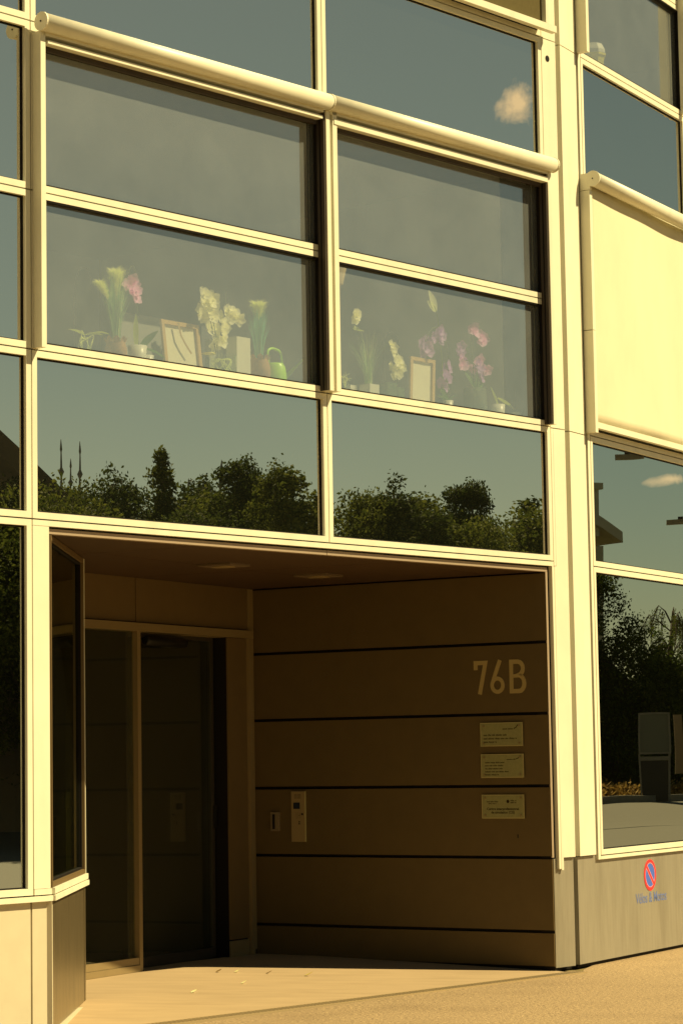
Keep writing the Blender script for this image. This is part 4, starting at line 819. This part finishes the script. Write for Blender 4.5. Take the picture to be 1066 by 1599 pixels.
def tree(x, y, h_, r_, style, label, m_, n=9000, size=.11):
    z0_ = H(x); t_ = thing('tree', (x, y, z0_), label, 'tree', 'trees across the street')
    rs = random.Random(int(x * 77 + y * 131)); tr = MB(); tr.tube([(x, y, z0_ - .1), (x + rs.uniform(-.1, .1), y + rs.uniform(-.1, .1), z0_ + h_ * .45), (x, y, z0_ + h_ * .93)], [.16, .10, .02], 8)
    cs = []
    if style == 'cone':
        for k in range(60):
            t = rs.random() ** .8; z = z0_ + h_ * (.12 + .86 * t); rad = r_ * (1 - t) * .9 + .08; an = rs.uniform(0, 6.28); q = rs.uniform(.2, 1) * rad
            cs.append((x + q * math.cos(an), y + q * math.sin(an), z, .12 + .30 * r_ * (1 - t), .16 + .25 * r_ * (1 - t)))
    else:
        for k in range(70):
            t = rs.random(); z = z0_ + h_ * (.28 + .66 * t); rad = r_ * math.sqrt(max(0.05, 1 - ((t - .38) / .68) ** 2)); an = rs.uniform(0, 6.28); q = rad * math.sqrt(rs.random()) * .85
            cs.append((x + q * math.cos(an), y + q * math.sin(an), z, r_ * rs.uniform(.2, .38), r_ * rs.uniform(.18, .32)))
        cs.append((x, y, z0_ + h_ * .93, r_ * .2, h_ * .06))
    for k in range(8):
        c_ = cs[rs.randrange(len(cs))]; zb_ = z0_ + (c_[2] - z0_) * .6; tr.tube([(x, y, zb_), (c_[0], c_[1], c_[2])], [.05, .012], 5)
    tr.build('trunk', BARK, t_); leaves('crown', cs, n, size, m_, t_, kind='stuff'); return t_
TR = [(34.1, 16.45, 7.5, 1.5, 'cone', 'dark conifer behind the left end of the tree row'), (30.6, 15.9, 6.7, 1.8, 'broad', 'low broad tree in front of the gabled house'),
      (32.4, 17.3, 7.2, 1.3, 'broad', 'mid height tree left of the tall thin conifer'), (32.5, 18.35, 7.9, 1.35, 'cone', 'tallest thin conifer of the tree row'), (34.8, 19.3, 7.55, 1.1, 'cone', 'slim conifer right of the tallest one'),
      (31.0, 18.9, 6.6, 1.3, 'broad', 'low bushy tree between the two conifers'), (31.0, 19.75, 7.3, 1.05, 'broad', 'airy tree with open crown left of the gap'), (29.2, 20.25, 7.0, 0.95, 'broad', 'small spreading tree at the edge of the sky gap'),
      (29.4, 21.1, 5.5, .9, 'broad', 'lowest bush in the sky gap'), (29.8, 22.0, 6.5, 1.1, 'broad', 'round tree right of the sky gap'), (29.9, 22.65, 6.85, .9, 'broad', 'dense dome-shaped tree in the right pane'),
      (32.0, 23.5, 6.6, 1.3, 'broad', 'low tree filling the middle of the right pane'), (32.2, 24.45, 6.9, .9, 'broad', 'tree with ragged top in the right pane'), (31.5, 25.6, 6.3, 1.5, 'broad', 'low rounded tree near the corner pier'),
      (38.4, 27.1, 7.15, 1.2, 'cone', 'thin conifer farthest right in the row'), (30.0, 17.0, 6.3, 1.5, 'broad', 'front bush under the left trees'), (29.6, 18.6, 6.1, 1.5, 'broad', 'front bush under the tallest conifer'), (30.4, 24.2, 5.9, 1.7, 'broad', 'front bush under the right hand trees'), (30.6, 27.0, 5.6, 1.6, 'broad', 'front bush farthest right in the row'), (31.0, 13.6, 5.0, 1.3, 'broad', 'bush below the house gable')]
TR += [(34.0, 15.6, 6.9, 1.6, 'broad', 'dark bushy tree in the back row beside the house gable'), (34.2, 17.2, 7.0, 1.5, 'broad', 'dark bushy tree in the back row under the iron finials'), (34.4, 20.3, 6.9, 1.2, 'broad', 'back row tree behind the airy open-crowned tree'),
       (33.6, 22.6, 6.5, 1.5, 'broad', 'back row tree behind the dome-shaped tree'), (34.0, 24.6, 6.3, 1.6, 'broad', 'back row tree behind the ragged-topped tree'), (33.2, 26.6, 6.5, 1.5, 'broad', 'back row tree nearest the thin far conifer'), (33.0, 18.9, 6.9, 1.4, 'broad', 'back row tree behind the slim conifer')]
for i, a in enumerate(TR):
    a = (a[0], a[1], a[2] + (.42 if a[4] == 'broad' and a[2] > 5.7 else 0), a[3] * 1.12, a[4], a[5])
    tree(*a, (LF_A, LF_B)[i % 2], n=32000, size=.085)
# weeping tree
t = thing('weeping_tree', (61.0, 68.3, H(61)), 'weeping tree with bare drooping twigs beyond the road', 'tree')
m_ = MB(); X0, Y0, Z0 = 61.0, 68.5, H(61); m_.tube([(X0, Y0, Z0), (X0 + .1, Y0, Z0 + 3.5), (X0 - .1, Y0, Z0 + 6.6)], [.16, .11, .04], 7)
WL = []; rs = random.Random(5); perp = Vector((-.62, .78, 0))
for k in range(26):
    zb = Z0 + rs.uniform(2.2, 6.5); side = rs.uniform(-1, 1); rch = (1.9 - .16 * (zb - Z0 - 2)) * side; dep = rs.uniform(-.8, .8); d_ = perp * rch + Vector((.78 * dep, .62 * dep, 0)); b0 = Vector((X0, Y0, zb)); top = b0 + d_ * .6 + Vector((0, 0, .7)); end = b0 + d_ + Vector((0, 0, .1))
    m_.tube([b0, b0.lerp(top, .5) + Vector((0, 0, .12)), top, end], [.022, .018, .014, .008], 5)
    for q in range(16):
        tt = rs.uniform(.3, 1); s0 = b0.lerp(top, tt * 1.6) if tt < .6 else top.lerp(end, (tt - .6) * 2.5); dr_ = rs.uniform(.5, 1.5); sd = d_.normalized() * rs.uniform(.0, .35) if d_.length > .01 else Vector()
        WL.append((s0.x + sd.x, s0.y + sd.y, s0.z - .45 * dr_, .09, .5 * dr_))
        m_.tube([s0, s0 + sd + Vector((0, 0, -.25 * dr_)), s0 + sd * 1.3 + Vector((0, 0, -dr_))], [.012, .009, .006], 4, cap=False)
m_.build('branches', BARK, t)
leaves('foliage', WL, 9000, .07, LF_B, t, kind='stuff')
# big ivy hedge
t = thing('ivy_hedge', (43.2, 51.5, H(43)), 'huge dark ivy-covered hedge sloping down towards the road', 'hedge'); cs = []; rs = random.Random(9)
dirr = Vector((.786, .63, 0)); per = Vector((-.63, .786, 0)); base = Vector((43.2, 52.4, 0))
for k in range(260):
    sx_ = rs.uniform(-6, 2.0); tp = 6.9 if sx_ < -.9 else 6.9 - (sx_ + .9) ** 1.3 * .95; tp = max(tp, 3.2); z = H(43) + rs.uniform(.0, 1) ** .7 * (tp - .5)
    q = base + per * sx_ + dirr * rs.uniform(-.6, .9); cs.append((q.x, q.y, z, rs.uniform(.35, .7), rs.uniform(.3, .6)))
leaves('foliage', cs, 90000, .10, LF_C, t, kind='stuff')
m_ = MB(); q0 = base - per * 6 + dirr * .5; fH = Fr(xy(base + dirr * 1.2), math.degrees(math.atan2(per.x, per.y))); m_.add([fH.w(-6, 0, .4), fH.w(1.8, 0, .4), fH.w(1.6, 0, 2.2), fH.w(-.9, 0, 4.9), fH.w(-6, 0, 5.2), fH.w(-6, -.6, .4), fH.w(1.8, -.6, .4), fH.w(1.6, -.6, 2.2), fH.w(-.9, -.6, 4.9), fH.w(-6, -.6, 5.2)], [(0, 1, 2, 3, 4), (9, 8, 7, 6, 5), (0, 5, 6, 1), (1, 6, 7, 2), (2, 7, 8, 3), (3, 8, 9, 4), (4, 9, 5, 0)]); m_.build('branches', BARK, t)
for (x, y, h_, r_, lab) in ((52.5, 62.3, 3.0, 2.4, 'broad dark shrub beyond the road, right of the ivy hedge'), (56.0, 63.0, 4.6, 1.6, 'taller dark shrub under the weeping tree'), (52, 66.5, 3.0, 2.6, 'dark shrub at the far right beyond the road'), (62, 78, 3.8, 3.0, 'distant dark tree right of the weeping one')):
    t = thing('shrub', (x, y, H(x)), lab, 'shrub', 'shrubs beyond the road'); rs = random.Random(int(x)); cs = [(x + rs.uniform(-r_, r_), y + rs.uniform(-r_, r_), H(x) + rs.random() * h_ * .9, r_ * .35, h_ * .17) for _ in range(34)]; leaves('foliage', cs, 8000, .14, LF_A, t, kind='stuff')
    MB().tube([(x, y, H(x) - .1), (x, y, H(x) + h_ * .6)], [.1, .04], 6).build('trunk', BARK, t)
# dry grass verge
cs = []; rs = random.Random(3)
for k in range(120): x = rs.uniform(37.2, 39.5); y = rs.uniform(42, 62); cs.append((x, y, H(x) + .10, .5, .22 + .14 * rs.random()))
o = leaves('dry_grass', cs, 16000, .16, LF_D, None, kind='stuff'); o['label'] = 'dry orange grass along the far kerb'; o['category'] = 'grass'
# display cabinet by the road
t = thing('display_cabinet', (36.9, 48.2, H(37)), 'grey glazed display cabinet on posts beside the road', 'display cabinet'); fk = Fr((36.65, 48.15), 142)
zk = H(37)
MB().ring(fk, -.40, .33, zk + 1.22, zk + 2.28, -.06, .06, .05).build('frame', KERB, t); MB().box(fk, -.35, .28, -.03, .02, zk + 1.27, zk + 2.23).build('pane', mat('cabinet_panel', (.055, .065, .05), .3), t)
MB().box(fk, -.36, .29, -.05, .05, zk + 1.06, zk + 1.16).build('crossbar', KERB, t); MB().box(fk, -.325, .285, -.04, .03, zk + .0, zk + 1.05).build('lower_body', BLACKP, t)
for u in (-.38, .29): MB().box(fk, u, u + .05, -.05, .04, zk - .1, zk + 1.22).build('leg', KERB, t)
t2 = MB().box(fk, -.72, -.50, -.12, .10, zk + .7, zk + 2.22).build('info_column', mat('column_beige', (.20, .14, .07), .7), t)
# gabled house reflected at far left
t = thing('gabled_house', (38, 9, H(38)), 'old brown house with a steep tiled gable roof across the street', 'house')
m_ = MB(); m_.box(WORLD, 33.9, 45, -15.6, -2.4, .2, 6.0); m_.build('wall', HOUSEW, t)
def gable(m_, x0, x1, yc, ye, zr, ze, th=.25):
    for sgn in (1, -1):
        y1 = yc + sgn * ye; m_.add([(x0, yc, zr), (x1, yc, zr), (x1, y1, ze), (x0, y1, ze), (x0, yc, zr - th), (x1, yc, zr - th), (x1, y1, ze - th), (x0, y1, ze - th)], [(0, 1, 2, 3), (7, 6, 5, 4), (0, 3, 7, 4), (1, 5, 6, 2), (3, 2, 6, 7), (0, 4, 5, 1)])
m_ = MB(); gable(m_, 33.4, 45.5, 9, 8.6, 13.9, 6.1, .5); m_.build('roof', BRICKR, t)
m_ = MB(); m_.add([(33.9, 15.6, 6), (33.9, 2.4, 6), (33.9, 9, 13.2), (34.2, 15.6, 6), (34.2, 2.4, 6), (34.2, 9, 13.2)], [(0, 1, 2), (5, 4, 3), (0, 2, 5, 3), (2, 1, 4, 5)]); m_.build('gable', HOUSEW, t)
# roofs with finials
t = thing('mansard_building', (62, 19, H(60)), 'grand old building with slate mansard roofs and iron finials behind the trees', 'building')
m_ = MB(); m_.box(WORLD, 58.5, 68, -23.5, -10, .3, 8.6); m_.build('wall', HOUSEW, t)
def fin(m_, x, y, z, h_):
    m_.lathe((x, y, z), [(.10, 0), (.05, h_ * .25), (.028, h_ * .4), (.028, h_ * .46), (.085, h_ * .52), (.03, h_ * .58), (.018, h_ * .8), (.035, h_ * .84), (.008, h_)], 8)
rf = MB()
for (y0, y1, zt, zr) in ((15.6, 18.4, 10.05, 8.4), (20.3, 23.2, 9.85, 8.4)):
    rf.add([(58.2, y0, zr), (58.2, y1, zr), (66, y1, zr), (66, y0, zr), (59.4, y0 + 1.0, zt), (59.4, y1 - .8, zt), (64, y1 - .8, zt), (64, y0 + 1, zt)], [(0, 4, 5, 1)[::-1], (1, 5, 6, 2)[::-1], (2, 6, 7, 3)[::-1], (3, 7, 4, 0)[::-1], (4, 7, 6, 5)[::-1]])
rf.build('roof', SLATE, t)
for (x, y, z, h_) in ((58.6, 17.0, 9.7, 1.75), (58.6, 17.55, 9.6, 1.8), (59.5, 17.3, 9.8, 1.2), (64, 16.2, 9.6, 1.6), (59, 21.7, 9.6, 1.45), (59, 22.3, 9.6, 1.5), (59.5, 20.9, 9.3, 1.3), (64, 20.2, 9.4, 1.3)):
    m_ = MB(); fin(m_, x, y, z - .2, h_ + .15); m_.build('finial', SLATE, t)
# house with chimney seen in the right pane
t = thing('chimney_house', (52, 50, H(50)), 'tall pale house with overhanging eaves and a chimney beyond the hedge', 'house')
MB().box(WORLD, 47.9, 58, -55.25, -44, .3, 8.1).build('wall', HOUSEP, t)
m_ = MB(); gable(m_, 47.5, 59, 49.2, 6.6, 11.9, 8.55, .35); m_.build('roof', HOUSEP, t)
m_ = MB(); m_.box(WORLD, 47.7, 48.6, -54.95, -54.0, 8.4, 9.9); m_.box(WORLD, 47.6, 48.7, -55.05, -53.9, 9.9, 10.1); m_.build('chimney', HOUSEP, t)
